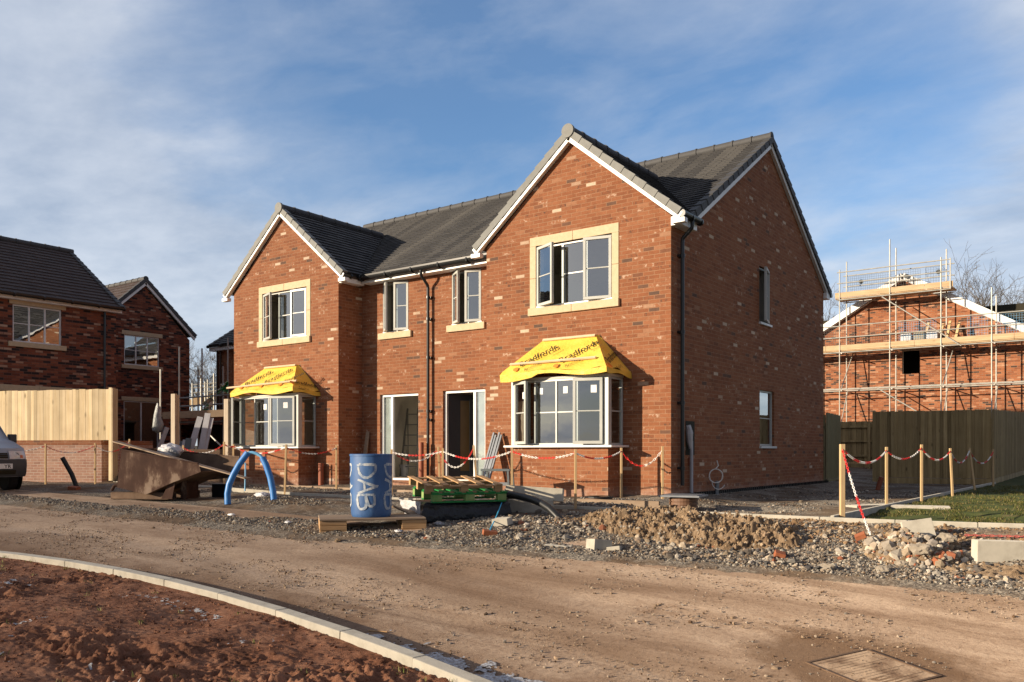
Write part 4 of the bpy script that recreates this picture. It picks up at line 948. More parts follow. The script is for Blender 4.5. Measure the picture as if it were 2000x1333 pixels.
q.add(V,F); q.build('torn_wrap',MAT['whitewrap'],th,smooth=True,fix=False)
def pallet(name,label,z,rz,mat,L,W,nt,tb,dx=0,dy=0,blocks=False):
    th=thing(name,label,'pallet',(PX+dx,PY+dy,z),rz,'pallets stacked on the black pack'); th.rotation_euler=(R(3.5 if blocks else 6.5),0,rz)
    for k in range(3):
        y=-W/2+.05+k*(W-.1)/2; q=MB()
        if blocks:
            for xx in (-L/2+.07,0,L/2-.07): q.box(xx-.07,xx+.07,y-.05,y+.05,.022,.115)
            q.build('block_row',MAT['greenpale'],th,bev=.003)
            q=MB(); q.box(-L/2,L/2,y-.05,y+.05,0,.02); q.build('bottom_board',mat,th,bev=.003); q=MB(); q.box(-L/2,L/2,y-.05,y+.05,.117,.135); q.build('stringer',mat,th,bev=.003)
        else:
            q.box(-L/2,L/2,y-.045,y+.045,.094,.1125)
            q.build('stringer',mat,th,bev=.003)
            for xx in (-L/2+.06,0,L/2-.06):
                q=MB(); q.box(xx-.06,xx+.06,y-.044,y+.044,.0195,.0935); q.build('block',mat,th,bev=.003)
    for k in range(nt):
        x=-L/2+tb/2+k*(L-tb)/(nt-1)+random.uniform(-.012,.012); q=MB(); z0=.137 if blocks else .113
        j=random.uniform(-.02,.02); q.beam((x-j,-W/2-abs(j),z0+.009),(x+j,W/2+random.uniform(-.02,.02),z0+.009),tb,.018); q.build('top_board',mat,th,bev=.003)
    if not blocks:
        for y in (-W/2+.05,0,W/2-.05):
            q=MB(); q.box(-L/2,L/2,y-.045,y+.045,-.001,.019); q.build('bottom_board',mat,th,bev=.003)
    return th
pallet('pallet','green painted timber pallet lying on the black wrapped pack',PZ+.27,PR+R(2),MAT['green'],1.16,.98,7,.09,blocks=True,dx=.03)
pallet('pallet','bare timber pallet with spaced boards on top of the green pallet',PZ+.425,PR,MAT['pallet'],1.2,.95,5,.095,-.03,-.02)
# broken boards beside the drum
th=thing('board_pile','pile of dark broken boards sloping down beside the blue drum','timber',gat(784,12.5),R(36.5-12))
for k in range(5):
    q=MB(); q.beam((-.25,-.1+k*.05,.30-k*.02),(.30,-.05+k*.045,.05+.012*k),.09,.022); q.build('board',MAT['oldwood'],th,bev=.002)
# tipping skip
th=thing('tipping_skip','muddy brown steel tipping skip standing on gravel with a long plank across it','skip',gat(238,16.0),R(36.5-10)); th.location.z+=.06
prof=[(-.11,.23),(.0,.95),(1.56,.69),(1.62,.53),(1.29,.41),(1.06,.335),(.50,.10)]
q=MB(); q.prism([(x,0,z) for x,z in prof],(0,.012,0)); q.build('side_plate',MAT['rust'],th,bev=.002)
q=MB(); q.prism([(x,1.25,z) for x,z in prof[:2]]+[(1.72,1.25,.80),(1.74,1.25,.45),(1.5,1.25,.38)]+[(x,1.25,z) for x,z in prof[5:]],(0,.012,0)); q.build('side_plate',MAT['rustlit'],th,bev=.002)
q=MB()
for a,b in (((-.11,.23),(0,.95)),((-.11,.23),(.5,.10)),((.5,.10),(1.06,.335)),((1.06,.335),(1.62,.53))): q.prism([(a[0],.012,a[1]),(b[0],.012,b[1]),(b[0]+.004,.012,b[1]+.012),(a[0]+.004,.012,a[1]+.012)],(0,1.238,0))
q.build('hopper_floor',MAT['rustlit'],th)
q=MB(); q.beam((-.01,-.012,.945),(1.57,-.012,.687),.05,.022); q.beam((-.01,1.27,.945),(1.72,1.27,.80),.05,.022); q.beam((0,-.03,.955),(0,1.28,.955),.06,.03); q.build('rim',MAT['rust'],th,bev=.003)
for y in (.12,.95):
    q=MB(); q.box(-.32,.95,y,y+.16,0,.015); q.box(-.32,.95,y,y+.16,.12,.135); q.box(-.32,.95,y,y+.012,.0,.13); q.box(-.32,.95,y+.148,y+.16,0,.13); q.build('fork_channel',MAT['rustlit'],th,bev=.002)
q=MB(); q.prism([(.78,.05,.02),(1.0,.05,.02),(1.06,.05,.33),(.92,.05,.29)],(0,.02,0)); q.build('support_leg',MAT['rust'],th)
q=MB(); q.box(1.02,1.15,.3,.32,.0,.36); q.box(1.02,1.04,.3,.9,.0,.36); q.build('support_leg',MAT['rust'],th)
q=MB(); q.tube([(-.28,.1,.17),(-.22,.1,.26),(-.1,.12,.28)],.03,8); q.tube([(-.28,1.1,.17),(-.22,1.1,.26),(-.1,1.1,.28)],.03,8); q.build('latch',MAT['rust'],th)
# what lies in and on the skip
Mskip=th.matrix_basis
def wpt(v): return th.location+Matrix.Rotation(th.rotation_euler.z,3,'Z')@Vector(v)
a,b=wpt((-.52,.55,1.10)),wpt((2.62,-.15,.42))
q=MB(); q.beam(a,b,.16,.022,up=(0,0,1)); tag(q.build('plank',MAT['oldwood'],bev=.003),'long weathered plank lying sloped across the muddy skip','plank')
def sack(name,label,cat,loc,sx,sy,sz,mat,seed):
    bm=bmesh.new(); bmesh.ops.create_icosphere(bm,subdivisions=4,radius=1)
    for v in bm.verts:
        c=v.co; k=float(fbm(c.x*1.4+seed,c.y*1.4+c.z*1.1,4,1.3)); k2=float(ridged(c.x*2+seed,c.z*2+c.y,3,1.2))
        c*=1+.25*k+.10*(k2-1.2); c.x*=sx; c.y*=sy; c.z=(c.z+.75)*sz if c.z>-.75 else 0
    me=bpy.data.meshes.new(name); bm.to_mesh(me); bm.free(); me.materials.append(mat); me.shade_smooth()
    o=bpy.data.objects.new(name,me); C.objects.link(o); o.location=loc; return tag(o,label,cat)
sack('sack','crumpled blue and white plastic sack heaped in the back of the skip','sack',wpt((.40,.95,.80)),.27,.22,.15,MAT['whitewrap'],3)
sack('sack','grubby grey-brown sack slumped beside the pallets near the bay wall','sack',gat(992,13.6),.11,.12,.2,MAT['canvas'],8)
def litter(name,label,px,d,s,mat,seed):
    o=sack(name,label,'litter',gat(px,d),s*.7,s*.5,s*.22,mat,seed); return o
litter('plastic_scrap','white plastic sheet crumpled on the gravel between the blue pipe ends',512,15.6,.24,MAT['whitewrap'],4)
litter('plastic_scrap','white crumpled scrap of wrapper on the gravel left of the drum',452,13.4,.10,MAT['paper'],5)
litter('plastic_scrap','small reddish scrap of plastic at the road edge left of the drum',527,12.6,.045,MAT['terra'],6)
litter('plastic_scrap','small white rag at the road edge beside the platform',563,12.4,.09,MAT['whitewrap'],7)
litter('plastic_scrap','pale blue plastic scrap on the ground beneath the black pack',858,12.1,.12,MAT['frost'],9)
litter('plastic_scrap','small grey scrap of plastic lying in front of the platform',778,11.5,.09,MAT['whitewrap'],12)
# blue ducts
th=thing('water_pipe','bright blue pipe arching out of the gravel in two sleeves','pipe',gat(492,15.0),R(36.5))
S=1660/15.0; J=lambda px,py,y=0:((px-492)/S,y,zat(py,15.0)-th.location.z)
q=MB(); q.tube([J(447,985,-.05),J(446,965,-.04),J(449,946,-.03),J(457,927,-.02),J(468,906,0),J(484,884.5,0)],.056,16); q.build('sleeve',MAT['bluepipe'],th,smooth=True)
q=MB(); q.tube([J(513,895,0),J(521,909,-.03),J(530,933,-.06),J(536,958,-.09),J(540,986,-.12),J(540,1000,-.13)],.056,16); q.build('sleeve',MAT['bluepipe'],th,smooth=True)
q=MB(); q.tube([J(476,892),J(484,885.5),J(492,884.3),J(500,886),J(508,890),J(516,899,-.01)],.028,10); q.build('inner_pipe',MAT['skyblue'],th,smooth=True)
q=MB(); q.tube([J(462,905,.5),J(462,930,.5),J(461,962,.5)],.014,8); q.build('riser',MAT['skyblue'],th)
# black ducts
th=gat(142,20.0); S=1660/20.
q=MB(); q.tube([(0,0,-.1),(-.17,.0,.34),(-.37,-.05,.74)],.052,14); o=q.build('duct',MAT['blackpipe'],smooth=True); o.location=(th[0]+.1,th[1]+.1,th[2]); o.rotation_euler=(0,0,R(36.5)); tag(o,'short straight black duct leaning out of the gravel near the van','pipe')
P=[(988,964.6,13.15),(1003,967,13.0),(1022,971,12.85),(1040,976,12.7),(1058,983.5,12.55),(1074,994,12.4),(1086,1006,12.3),(1096,1017,12.22),(1103,1026,12.18)]
def pw(px,py,d): x,y=at(px,d); return Vector((x,y,zat(py,d)))
pts=[pw(*p) for p in P]; q=MB(); q.tube(pts,.056,18,cap=False); q.tube([pts[0]-(pts[1]-pts[0])*.02,pts[0]+(pts[1]-pts[0])*.3],[.062,.062],18,False); q.tube([p for p in pts],.050,18,False)
tag(q.build('duct',MAT['blackpipe'],smooth=True,fix=False),'black flexible duct curving from the pallets down into the gravel','pipe')
p0=pts[0]+Vector((0,-.05,-.04)); p1=pw(957,1041,11.2); p1.z=H(p1.x,p1.y)+.07
q=MB(); q.tube([p0.lerp(p1,t)-Vector((0,0,.03*math.sin(math.pi*t))) for t in [k/10 for k in range(11)]]+[p1+Vector((.02,.02,-.03))],.008,6)
tag(q.build('rope',MAT['cyan'],smooth=True),'thin bright blue rope tied from the black duct to a brick','rope')
MAT['loosebrick']=nm('loose_red_brick',[(.3,(.25,.075,.032)),(.7,(.36,.13,.06))],14,.9,.4,60,.004)
def block(name,label,cat,loc,dim,rot,mat,bev=.006,group=None):
    q=MB(); q.box(-dim[0]/2,dim[0]/2,-dim[1]/2,dim[1]/2,0,dim[2]); o=q.build(name,mat,bev=bev,seg=2); o.location=loc; o.rotation_euler=rot; return tag(o,label,cat,group)
def bl(name,label,cat,px,d,dim,rot,mat,dz=0,**k):
    x,y,z=gat(px,d); return block(name,label,cat,(x,y,z+dz),dim,rot,mat,**k)
bl('brick','broken orange brick tied to the end of the blue rope','brick',956,11.2,(.19,.10,.065),(R(12),R(8),R(50)),MAT['loosebrick'])
bl('concrete_block','grey concrete block lying on the gravel near the roped brick','block',982,11.75,(.24,.17,.10),(R(6),R(-5),R(10)),MAT['concrete'])
bl('concrete_block','square concrete block at the road edge beside the spoil heap','block',1169,10.35,(.25,.20,.14),(R(-4),R(7),R(62)),MAT['concrete'],-.02)
bl('paving_slab','broken slab piece lying next to the square concrete block','slab',1200,10.25,(.16,.14,.05),(R(-8),R(-8),R(20)),MAT['concrete'])
bl('paving_slab','thin flat slab fragment at the road edge left of the square block','slab',1090,10.5,(.34,.10,.03),(R(2),R(3),R(25)),MAT['concrete'],-.01)
bl('paving_slab','pale slab standing tilted at the back of the rubble heap','slab',1798,9.95,(.34,.06,.22),(R(-20),R(-9),R(28)),MAT['concrete'],.03)
bl('paving_slab','pale flat slab lying on the lawn by the edging','slab',1797,13.6,(.85,.42,.04),(0,0,R(12)),MAT['concrete'],.0)
bl('paving_slab','long grey slab lying on the gravel beside the lawn edging','slab',1700,14.6,(.9,.25,.04),(0,0,R(62)),MAT['concrete'],.0)
bl('kerb_stone','pale concrete kerb stone lying loose by the road at right','kerb stone',1993,9.25,(.98,.15,.235),(0,R(1.5),R(33)),MAT['concrete'],-.06)
kx,ky=at(1043,13.35); kz=H(kx,ky)
block('kerb_stone','upper grey kerb stone of the two stacked behind the black duct','kerb stone',(kx,ky,kz+.17),(.915,.14,.20),(R(-8),R(3),R(22)),MAT['concrete'],group='kerb stones stacked behind the duct')
block('kerb_stone','lower grey kerb stone half buried behind the black duct','kerb stone',(kx+.02,ky-.12,kz-.02),(.70,.16,.20),(0,0,R(26)),MAT['concrete'],group='kerb stones stacked behind the duct')
bl('rubber_block','black square block standing on gravel left of the blue pipe','block',431,17.2,(.30,.16,.27),(0,0,R(30)),MAT['blackpipe'])
bl('brick','red brick lump on the gravel at the foot of the leaning black duct','brick',145,19.6,(.24,.14,.10),(R(8),R(5),R(20)),MAT['loosebrick'],-.02)
bl('brick','orange brick half lying on the lower slope of the rubble heap','brick',1830,9.2,(.13,.10,.07),(R(30),R(10),R(70)),MAT['loosebrick'])
bl('brick','orange brick fragment among stones between the two heaps','brick',1521,9.75,(.12,.09,.07),(R(20),R(15),R(30)),MAT['loosebrick'])
bl('brick','orange brick fragment on top left of the rubble heap','brick',1683,9.9,(.12,.08,.06),(R(20),R(-25),R(10)),MAT['loosebrick'],.10)
bl('stick','thin pale stick lying on the front of the spoil heap','stick',1410,10.9,(.42,.022,.018),(0,R(4),R(24)),MAT['pallet'],.06)
bl('stick','short pale twig on the dirt road near the kerb','stick',738,7.2,(.18,.012,.01),(0,0,R(20)),MAT['pallet'],.004)
bl('timber_batten','weathered batten lying on the gravel beside the van wheel','timber',62,18.2,(1.1,.07,.05),(0,R(0),R(8)),MAT['oldwood'])
for i,(px,d,s0,lab) in enumerate([(1478,10.2,.1,'pale boulder among rubble between the two heaps'),(1612,9.2,.12,'grey-tan stone at the road edge before the rubble heap'),(1880,9.45,.11,'pale stone at the right foot of the rubble heap'),(1725,9.15,.1,'tan stone at the front foot of the rubble heap'),(1760,9.3,.09,'rough grey stone on the front of the rubble heap'),(812,11.2,.07,'small ochre stone on the road edge beside the platform'),(1308,10.2,.09,'pale stone between the square concrete block and the heap'),(660,11.0,.06,'reddish stone in front of the platform'),(1800,9.3,.15,'big pale broken concrete lump on the rubble heap'),(1850,9.6,.13,'knobbly grey concrete lump at the right of the rubble heap')]):
    bm=bmesh.new(); bmesh.ops.create_icosphere(bm,subdivisions=3,radius=1)
    for v in bm.verts:
        c=v.co; k=float(fbm(c.x*1.1+i*7,c.y*1.1+c.z*.9+i,3,1.1)); s=s0*.62; c*=1+.5*k+.12*(float(ridged(c.x*2+i,c.y*2+c.z,3,1.5))-1.2); c.x*=s*1.2; c.y*=s; c.z*=s*.75
    me=bpy.data.meshes.new('boulder'); bm.to_mesh(me); bm.free(); me.materials.append(MAT['boulder'] if i not in (5,7) else MAT['heap']); o=bpy.data.objects.new('boulder',me); C.objects.link(o); x,y,z=gat(px,d); o.location=(x,y,z+s*.2+(.12 if i in (8,9) else 0)); tag(o,lab,'stone')
# chambers and drain stubs
def chamber(label,px,d,lid,zt):
    x,y,z=gat(px,d); th=thing('inspection_chamber',label,'manhole',(x,y,z),R(10)); q=MB()
    prof=[]; zz=-.1
    while zz<zt-.02: prof+=[(.235,zz),(.235,zz+.04),(.222,zz+.045),(.222,zz+.055)]; zz+=.06
    q.lathe(prof+[(.235,zt-.01),(0,zt-.01)],28); q.build('riser',MAT['terra_brown'],th)
    if lid:
        q=MB(); q.box(-.34,.34,-.30,.30,zt,zt+.03); q.box(-.30,.30,-.26,.26,zt+.031,zt+.04); q.build('cover',MAT['greysteel'],th,bev=.004)
    else:
        q=MB(); q.lathe([(.20,zt-.008),(.25,zt-.008),(.25,zt+.02),(.20,zt+.02)],28); q.build('rim',MAT['blackpipe'],th)
MAT['terra_brown']=nm('brown_plastic_riser',[(.16,.085,.05)],5,.6)
chamber('brown ribbed chamber with square grey steel cover near the house corner',1335,14.1,True,.21)
chamber('round open chamber rim in the earth before the right-hand bay',1170,14.6,False,.07)
MAT['muddark']=nm('wet_mud',[(.15,.092,.056)],9,.9,.5,40,.01); MAT['dustiron']=nm('dusty_iron',[(.40,(.15,.092,.055)),(.56,(.36,.26,.175))],2.6,.95,.5,40,.008,dr=.8)
x,y=5.25,-7.45; z=H(x,y); th=thing('manhole_cover','square iron manhole cover sunk in the dirt road, caked with mud','manhole',(x,y,z+.004),R(12))
q=MB(); ring2=[(-.385,.385,-.385,-.36),(-.385,.385,.36,.385),(-.385,-.36,-.36,.36),(.36,.385,-.36,.36)]
for a in ring2: q.box(a[0],a[1],a[2],a[3],-.03,.006)
Mt=Matrix.Rotation(math.atan(.0855),4,'X'); q.build('frame',MAT['muddark'],th)
q=MB(); q.box(-.355,.355,-.355,.355,-.03,.001)
for i in range(15): q.box(-.33+i*.046,-.33+i*.046+.022,-.33+.09*(i%3),.33-.12*(i%4),.001,.003)
q.build('cover',MAT['dustiron'],th); th.rotation_euler=(R(2.8),R(5.2),R(-26)); th.scale=(.86,.86,1); th.location.z-=.003
def stub(label,px,d,h,r,lean=0):
    x,y,z=gat(px,d); q=MB(); q.tube([(0,0,-.1),(lean,0,h)],r,16); o=q.build('drain_pipe',MAT['terra'],smooth=True); o.location=(x,y,z); tag(o,label,'pipe','terracotta drain stubs')
x,_d=on_y(823,.55); q=MB(); q.tube([(0,0,-.1),(0,0,1.02)],.056,16); o=q.build('drain_pipe',MAT['terra'],smooth=True); o.location=(x-.0,.55,0); tag(o,'tall terracotta pipe upright beside the left doorway','pipe','terracotta drain stubs')
x,_d=on_y(627,-.12); q=MB(); q.tube([(0,0,-.1),(0,0,.52)],.065,16); o=q.build('drain_pipe',MAT['terra'],smooth=True); o.location=(x,-.12,0); tag(o,'short terracotta pipe upright beside the left-hand bay','pipe','terracotta drain stubs')
stub('pinkish pipe stub leaning out of the shaded gravel by the fence',1712,21.0,.32,.06,.12)
# metal studs and board leaning on the wall, and a folding step by them
x,_=on_y(946,-.55); x2_,_=on_y(971,-.06); x2_=x2_-x; th=thing('steel_studs','bundle of grey steel studs leaning on the wall between right doorway and bay','metal studs',(x,0,0))
for k in range(5):
    q=MB(); q.beam((-.16+.065*k,-.55-.02*k,.0),(x2_-.10+.058*k,-.035-.012*k,1.20-.05*(k%3)),.042,.035); q.build('stud',MAT['greysteel'],th,bev=.002)
x,_=on_y(703,.5); q=MB(); q.beam((x+.10,.45,0),(x+.03,YB-.03,1.30),.10,.03); tag(q.build('plank',MAT['oldwood']),'single upright board leaning in the corner beside the left gable','plank')
x,y,z=gat(972,15.6); th=thing('hop_up','dark grey folding step-up bench by the studs','step',(x,y,z),R(20))
for s in (-.24,.24):
    for e in (-.14,.14): q=MB(); q.beam((s*1.15,e*1.2,0),(s,e,.50),.035,.035); q.build('leg',MAT['greypl'],th)
q=MB(); q.box(-.28,.28,-.16,.16,.50,.54); q.build('platform',MAT['greypl'],th,bev=.006); q=MB(); q.box(-.24,.24,-.15,-.13,.24,.30); q.build('crossbar',MAT['greysteel'],th)
# chain posts
POSTS=[]
def stake(px,pyt,pyb,d,label,w=.039,leanpx=0,vis=None):
    x,y=at(px,d); zt=zat(pyt,d); zb=H(x,y)-.12
    q=MB(); lx=leanpx/1660*d; q.beam((0,0,0),(lx*RV[0],lx*RV[1],zt-zb),w,w,up=(.803,.595,0)); o=q.build('timber_stake',MAT['pine'],bev=.003); o.location=(x,y,zb); tag(o,label,'post','timber stakes carrying the plastic chain')
    tp=Vector((x+lx*RV[0],y+lx*RV[1],zt)); POSTS.append(tp); return tp
s={}
s['a']=stake(1645,868,1010,11.5,'thick pale timber stake at the front corner of the lawn',.06)
s['b']=stake(1731.5,873.4,988,14.2,'second timber stake back along the lawn edging, clod at its foot')
s['c']=stake(1800,868.7,980,15.3,'third timber stake along the lawn edging, the last one in sunlight')
s['d']=stake(1861,876,968.5,17.4,'shaded stake leaning slightly left beyond the sunlit ones on the lawn edging',leanpx=-5)
s['e']=stake(1905.5,875.6,958,19.8,'shaded stake leaning well left, in front of the fence corner',leanpx=-12)
s['f']=stake(1940,878,950.6,21.9,'farthest stake of the lawn row, at the fence corner')
s['g']=stake(1294,872,968,15.15,'stake against the right end of the front wall by the house corner')
s['h']=stake(1213.5,875,969.5,15.3,'stake at the right side of the right-hand bay')
s['i']=stake(1124,878,984.5,13.5,'stake in front of the middle of the right-hand bay')
s['j']=stake(1000,875,956,14.6,'stake in front of the left edge of the right-hand bay')
s['k']=stake(925,870,930,16.2,'stake leaning left, before the jamb of the right doorway',leanpx=-10) if False else stake(934,870,925,16.4,'stake leaning left, before the jamb of the right doorway',leanpx=-9)
s['l']=stake(865,876,945,16.2,'upright stake of the pair between the two doorways')
s['m']=stake(861,873,945,16.9,'slanting stake of the pair between the two doorways',.04,-5)
s['n']=stake(765,878,965,16.8,'stake rising right behind the blue drum')
s['o']=stake(657,870,945,19.2,'stake in the corner shadow right of the left-hand bay')
s['p']=stake(556,868.5,948,18.2,'stake in front of the left-hand bay, right of the blue pipe',leanpx=3)
s['q']=stake(437.7,863,935,20.0,'stake just left of the left-hand bay, before the tall gate post')
s['r']=stake(456,868,920,21.2,'stake against the left edge of the left-hand bay')
s['s']=stake(358,870,941,20.2,'stake behind the middle of the muddy skip')
s['t']=stake(334,866,925,22.0,'stake behind the skip with red chain knotted on top')
s['u']=stake(253,858,915,23.0,'stake whose tip shows above the sack in the skip',)
s['v']=stake(186,866,926,22.3,'stake at the right end of the low brick garden wall')
s['w']=stake(89,867,931,21.8,'stake in front of the low brick garden wall near the van')
MAT['redfade']=nm('faded_red_plastic',[(.38,.09,.075)],5,.6); CM=[MAT['red'],MAT['whitep']]
def chain(a,b,sag,label,ph=0,seg=.42,r=.014,z0=-.06):
    a=a+Vector((0,0,z0)); b=b+Vector((0,0,z0)); L=(b-a).length*1.05; n=max(10,int(L/.042)); q=MB()
    P=[a.lerp(b,k/n)-Vector((0,0,sag*4*(k/n)*(1-k/n))) for k in range(n+1)]
    for k in range(n):
        m=int((k*.042+ph)/seg)%2; d=(P[k+1]-P[k]); mid=(P[k]+P[k+1])/2; u=d.normalized(); sd=u.cross(Vector((0,0,1))).normalized(); up=sd.cross(u)
        w_=sd if k%2 else up; l=d.length*.66; pts=[mid+u*l*math.cos(t)+w_*r*math.sin(t) for t in [j*math.pi/3 for j in range(7)]]
        q.tube(pts,.0062,5,False,m)
    tag(q.build('plastic_chain',CM,fix=False),label,'chain','red and white plastic chain spans'); return P
chain(s['a'],s['b'],.20,'chain sagging between the thick corner stake and the next one on the lawn',.1)
chain(s['b'],s['c'],.17,'chain sagging between the second and third lawn stakes',.2)
chain(s['c'],s['d'],.20,'chain running from the last sunlit lawn stake to the shaded ones',.1)
chain(s['d'],s['e'],.26,'shaded chain between the fourth and fifth lawn stakes',.3)
chain(s['e'],s['f'],.30,'shaded chain before the corner of the old fence',.0)
cx,cy=at(1700,10.0); g0=Vector((cx,cy,H(cx,cy)+.16)); chain(s['a'],g0,.06,'loose chain end hanging from the thick corner stake down to the rubble',.0,.5,.013)
ga=Vector((*at(1885,9.9),0)); gb_=Vector((*at(2040,9.6),0)); ga.z=H(ga.x,ga.y)+.03; gb_.z=H(gb_.x,gb_.y)+.05; CM_=CM; CM=[MAT['redfade'],MAT['redfade']]; chain(ga,gb_,.0,'pink-red chain lying behind the loose kerb stone',.0,9,.010,0); CM=CM_
chain(s['h'],s['g'],.28,'chain hanging low between the bay and the house corner',.0)
chain(s['i'],s['h'],.11,'chain across the right part of the right-hand bay wall',.5)
chain(s['j'],s['i'],.10,'chain across the left part of the right-hand bay wall',.2)
chain(s['l'],s['j'],.14,'chain from the doorway stakes past the steel studs',.42)
chain(s['m'],s['k'],.36,'chain drooping deeply across the right doorway',.2)
chain(s['n'],s['l'],.07,'upper chain across the left doorway',.42)
chain(s['n']+Vector((0,.05,0)),s['m'],.20,'lower chain looping across the left doorway',.1)
chain(s['p'],s['o'],.14,'chain between the left-hand bay stake and the corner stake',.0)
chain(s['r'],s['p'],.15,'chain passing behind the blue pipe along the left-hand bay',.3)
chain(s['q'],s['r'],.03,'short red chain between the two stakes left of the bay',.0)
chain(s['s'],s['q'],.17,'chain from behind the skip to the stake by the gate post',.0)
chain(s['t'],s['s'],.10,'short chain knotted between the two stakes behind the skip',.1)
chain(s['v'],s['u'],.22,'chain running behind the left end of the skip',.4)
chain(s['w'],s['v'],.18,'thin chain before the low brick garden wall, between its stakes',.1)
q=s['w']; lx,ly=at(-40,21.5); chain(Vector((lx,ly,zat(872,21.5))),q,.12,'chain emerging from behind the van to the first stake',.2)
# ------------------------------------------------------------------ van at the left edge of the picture
vx,vy=at(-112,19.0); vz=H(vx,vy)
th=thing('van','grey panel van with dark grey bumper, cut off by the left edge of the photo','van',(vx,vy,vz),R(2))
prof=[(2.0,.32),(2.06,.45),(2.07,.62),(2.04,.78),(1.96,.94),(1.62,1.07),(1.28,1.15),(.62,1.72),(.45,1.79),(0,1.83),(-1.6,1.83),(-2.1,1.78),(-2.2,1.2),(-2.22,.5),(-2.18,.32)]
def vsec(yv):
    k=abs(yv)/.9; out=[]
    for (x,z) in prof:
        nx=x-(.20*k**3.2 if x>1.0 else 0)-(.10*k**2 if .3<x<=1.0 else 0); ny=yv*(1-.16*max(0,(z-.95)/.9)); out.append((nx,ny,z-(.04*k**4 if z>1.7 else 0)))
    return out
st_=[-.9,-.86,-.75,-.55,-.3,0,.3,.55,.75,.86,.9]; q=MB(); V=[p for y in st_ for p in vsec(y)]; n=len(prof); F=[]; MI=[]
for j in range(len(st_)-1):
    for i in range(n-1): F.append([j*n+i,j*n+i+1,(j+1)*n+i+1,(j+1)*n+i])
q.add(V,F); q.add(vsec(-.9),[list(range(n))]); q.add(vsec(.9),[list(range(n))[::-1]]); vb=q.build('body',MAT['vanpaint'],th,smooth=True)
def vpatch(name,zs,ys,off,mat,par,nseg=8):
    """panel following the van's nose between heights zs and half-widths ys"""
    q=MB(); V=[]
    def xat(z,y):
        pr=vsec(y); 
        for a,b in zip(pr[:7],pr[1:8]):
            if min(a[2],b[2])<=z<=max(a[2],b[2]): t=(z-a[2])/((b[2]-a[2]) or 1); return a[0]+(b[0]-a[0])*t
        return pr[0][0]
    zz=np.linspace(zs[0],zs[1],5); yy=np.linspace(ys[0],ys[1],nseg)
    for z in zz:
        for y in yy: V.append((xat(z,y)+off,y,z))
    for y in yy: V.append((xat(zs[0],y)-.03,y,zs[0]))
    for y in yy: V.append((xat(zs[1],y)-.03,y,zs[1]))
    m=nseg; F=[[r*m+c,r*m+c+1,(r+1)*m+c+1,(r+1)*m+c] for r in range(4) for c in range(m-1)]
    F+=[[c,c+1,5*m+c+1,5*m+c] for c in range(m-1)]+[[4*m+c,4*m+c+1,6*m+c+1,6*m+c] for c in range(m-1)]
    q.add(V,F); return q.build(name,mat,par,smooth=True)
bmp=vpatch('bumper',(.33,.70),(-.89,.89),.045,MAT['vanplast'],th,18)
vpatch('air_intake',(.38,.47),(-.6,.6),.052,MAT['ink'],bmp,12)
g=vpatch('grille',(.725,.84),(-.44,.44),.02,MAT['ink'],th,12)
for z in (.755,.80): vpatch('grille_bar',(z,z+.014),(-.43,.43),.032,MAT['vanplast'],g,12)
for a,b in ((.47,.86),(-.86,-.47)):
    h=vpatch('headlight',(.705,.875),(a,b),.022,MAT['lamp'],th,10)
    c=(a+b)/2+(.04 if a>0 else -.04); q=MB(); q.tube([(1.955,c-.06*(1 if a>0 else -1),.79),(1.985-.015,c-.06*(1 if a>0 else -1),.79)],.06,14); q.build('reflector',MAT['greysteel'],h)
    vpatch('indicator',(.725,.79),(c+.02,c+.09) if a>0 else (c-.09,c-.02),.026,MAT['indic'],h,4)
q=MB(); q.box(2.112,2.124,-.02,.50,.50,.61); pl=q.build('number_plate',MAT['whitep'],th,bev=.003)
put_text(pl,'YR',.105,Matrix(((0,0,1,2.1245),(1,0,0,.33),(0,1,0,.517),(0,0,0,1))),MAT['ink'],.002,sp=1.1)
q=MB(); wv=[]
for y in (-.66,-.3,0,.3,.66):
    for (x,z) in ((1.24,1.185),(.62,1.715)): wv.append((x-.08*(abs(y)/.66)**2+.012,y*(1-.16*(z-.95)/.9),z+.012))
q.add(wv,[[2*i,2*i+1,2*i+3,2*i+2] for i in range(4)]); q.build('windscreen',MAT['screen'],th,smooth=True,fix=False)
for sg in (1,-1):
    q=MB(); q.face([(1.15,sg*.868,1.14),(.1,sg*.868,1.14),(.1,sg*.80,1.62),(.68,sg*.80,1.62)]); q.build('side_window',MAT['screen'],th,fix=False)
    q=MB(); q.box(.93,1.06,min(sg*.93,sg*1.09),max(sg*.93,sg*1.09),1.06,1.26); q.box(.97,1.02,min(sg*.82,sg*.94),max(sg*.82,sg*.94),1.1,1.15); q.build('mirror',MAT['vanplast'],th,bev=.025,seg=3)
    for x in (1.35,-1.35):
        q=MB(); y0=sg*.66; q.tube([(x,y0,.31),(x,y0+sg*.03,.31),(x,y0+sg*.17,.31),(x,y0+sg*.20,.31)],[.28,.31,.31,.28],28); wl=q.build('wheel',MAT['tyre'],th,smooth=True)
        q=MB(); q.tube([(x,y0+sg*.2,.31),(x,y0+sg*.206,.31)],.19,20); q.build('rim',MAT['greysteel'],wl)
        q=MB(); q.tube([(x,sg*.895,.33),(x,sg*.905,.33)],.36,28); q.build('wheel_arch',MAT['ink'],th)

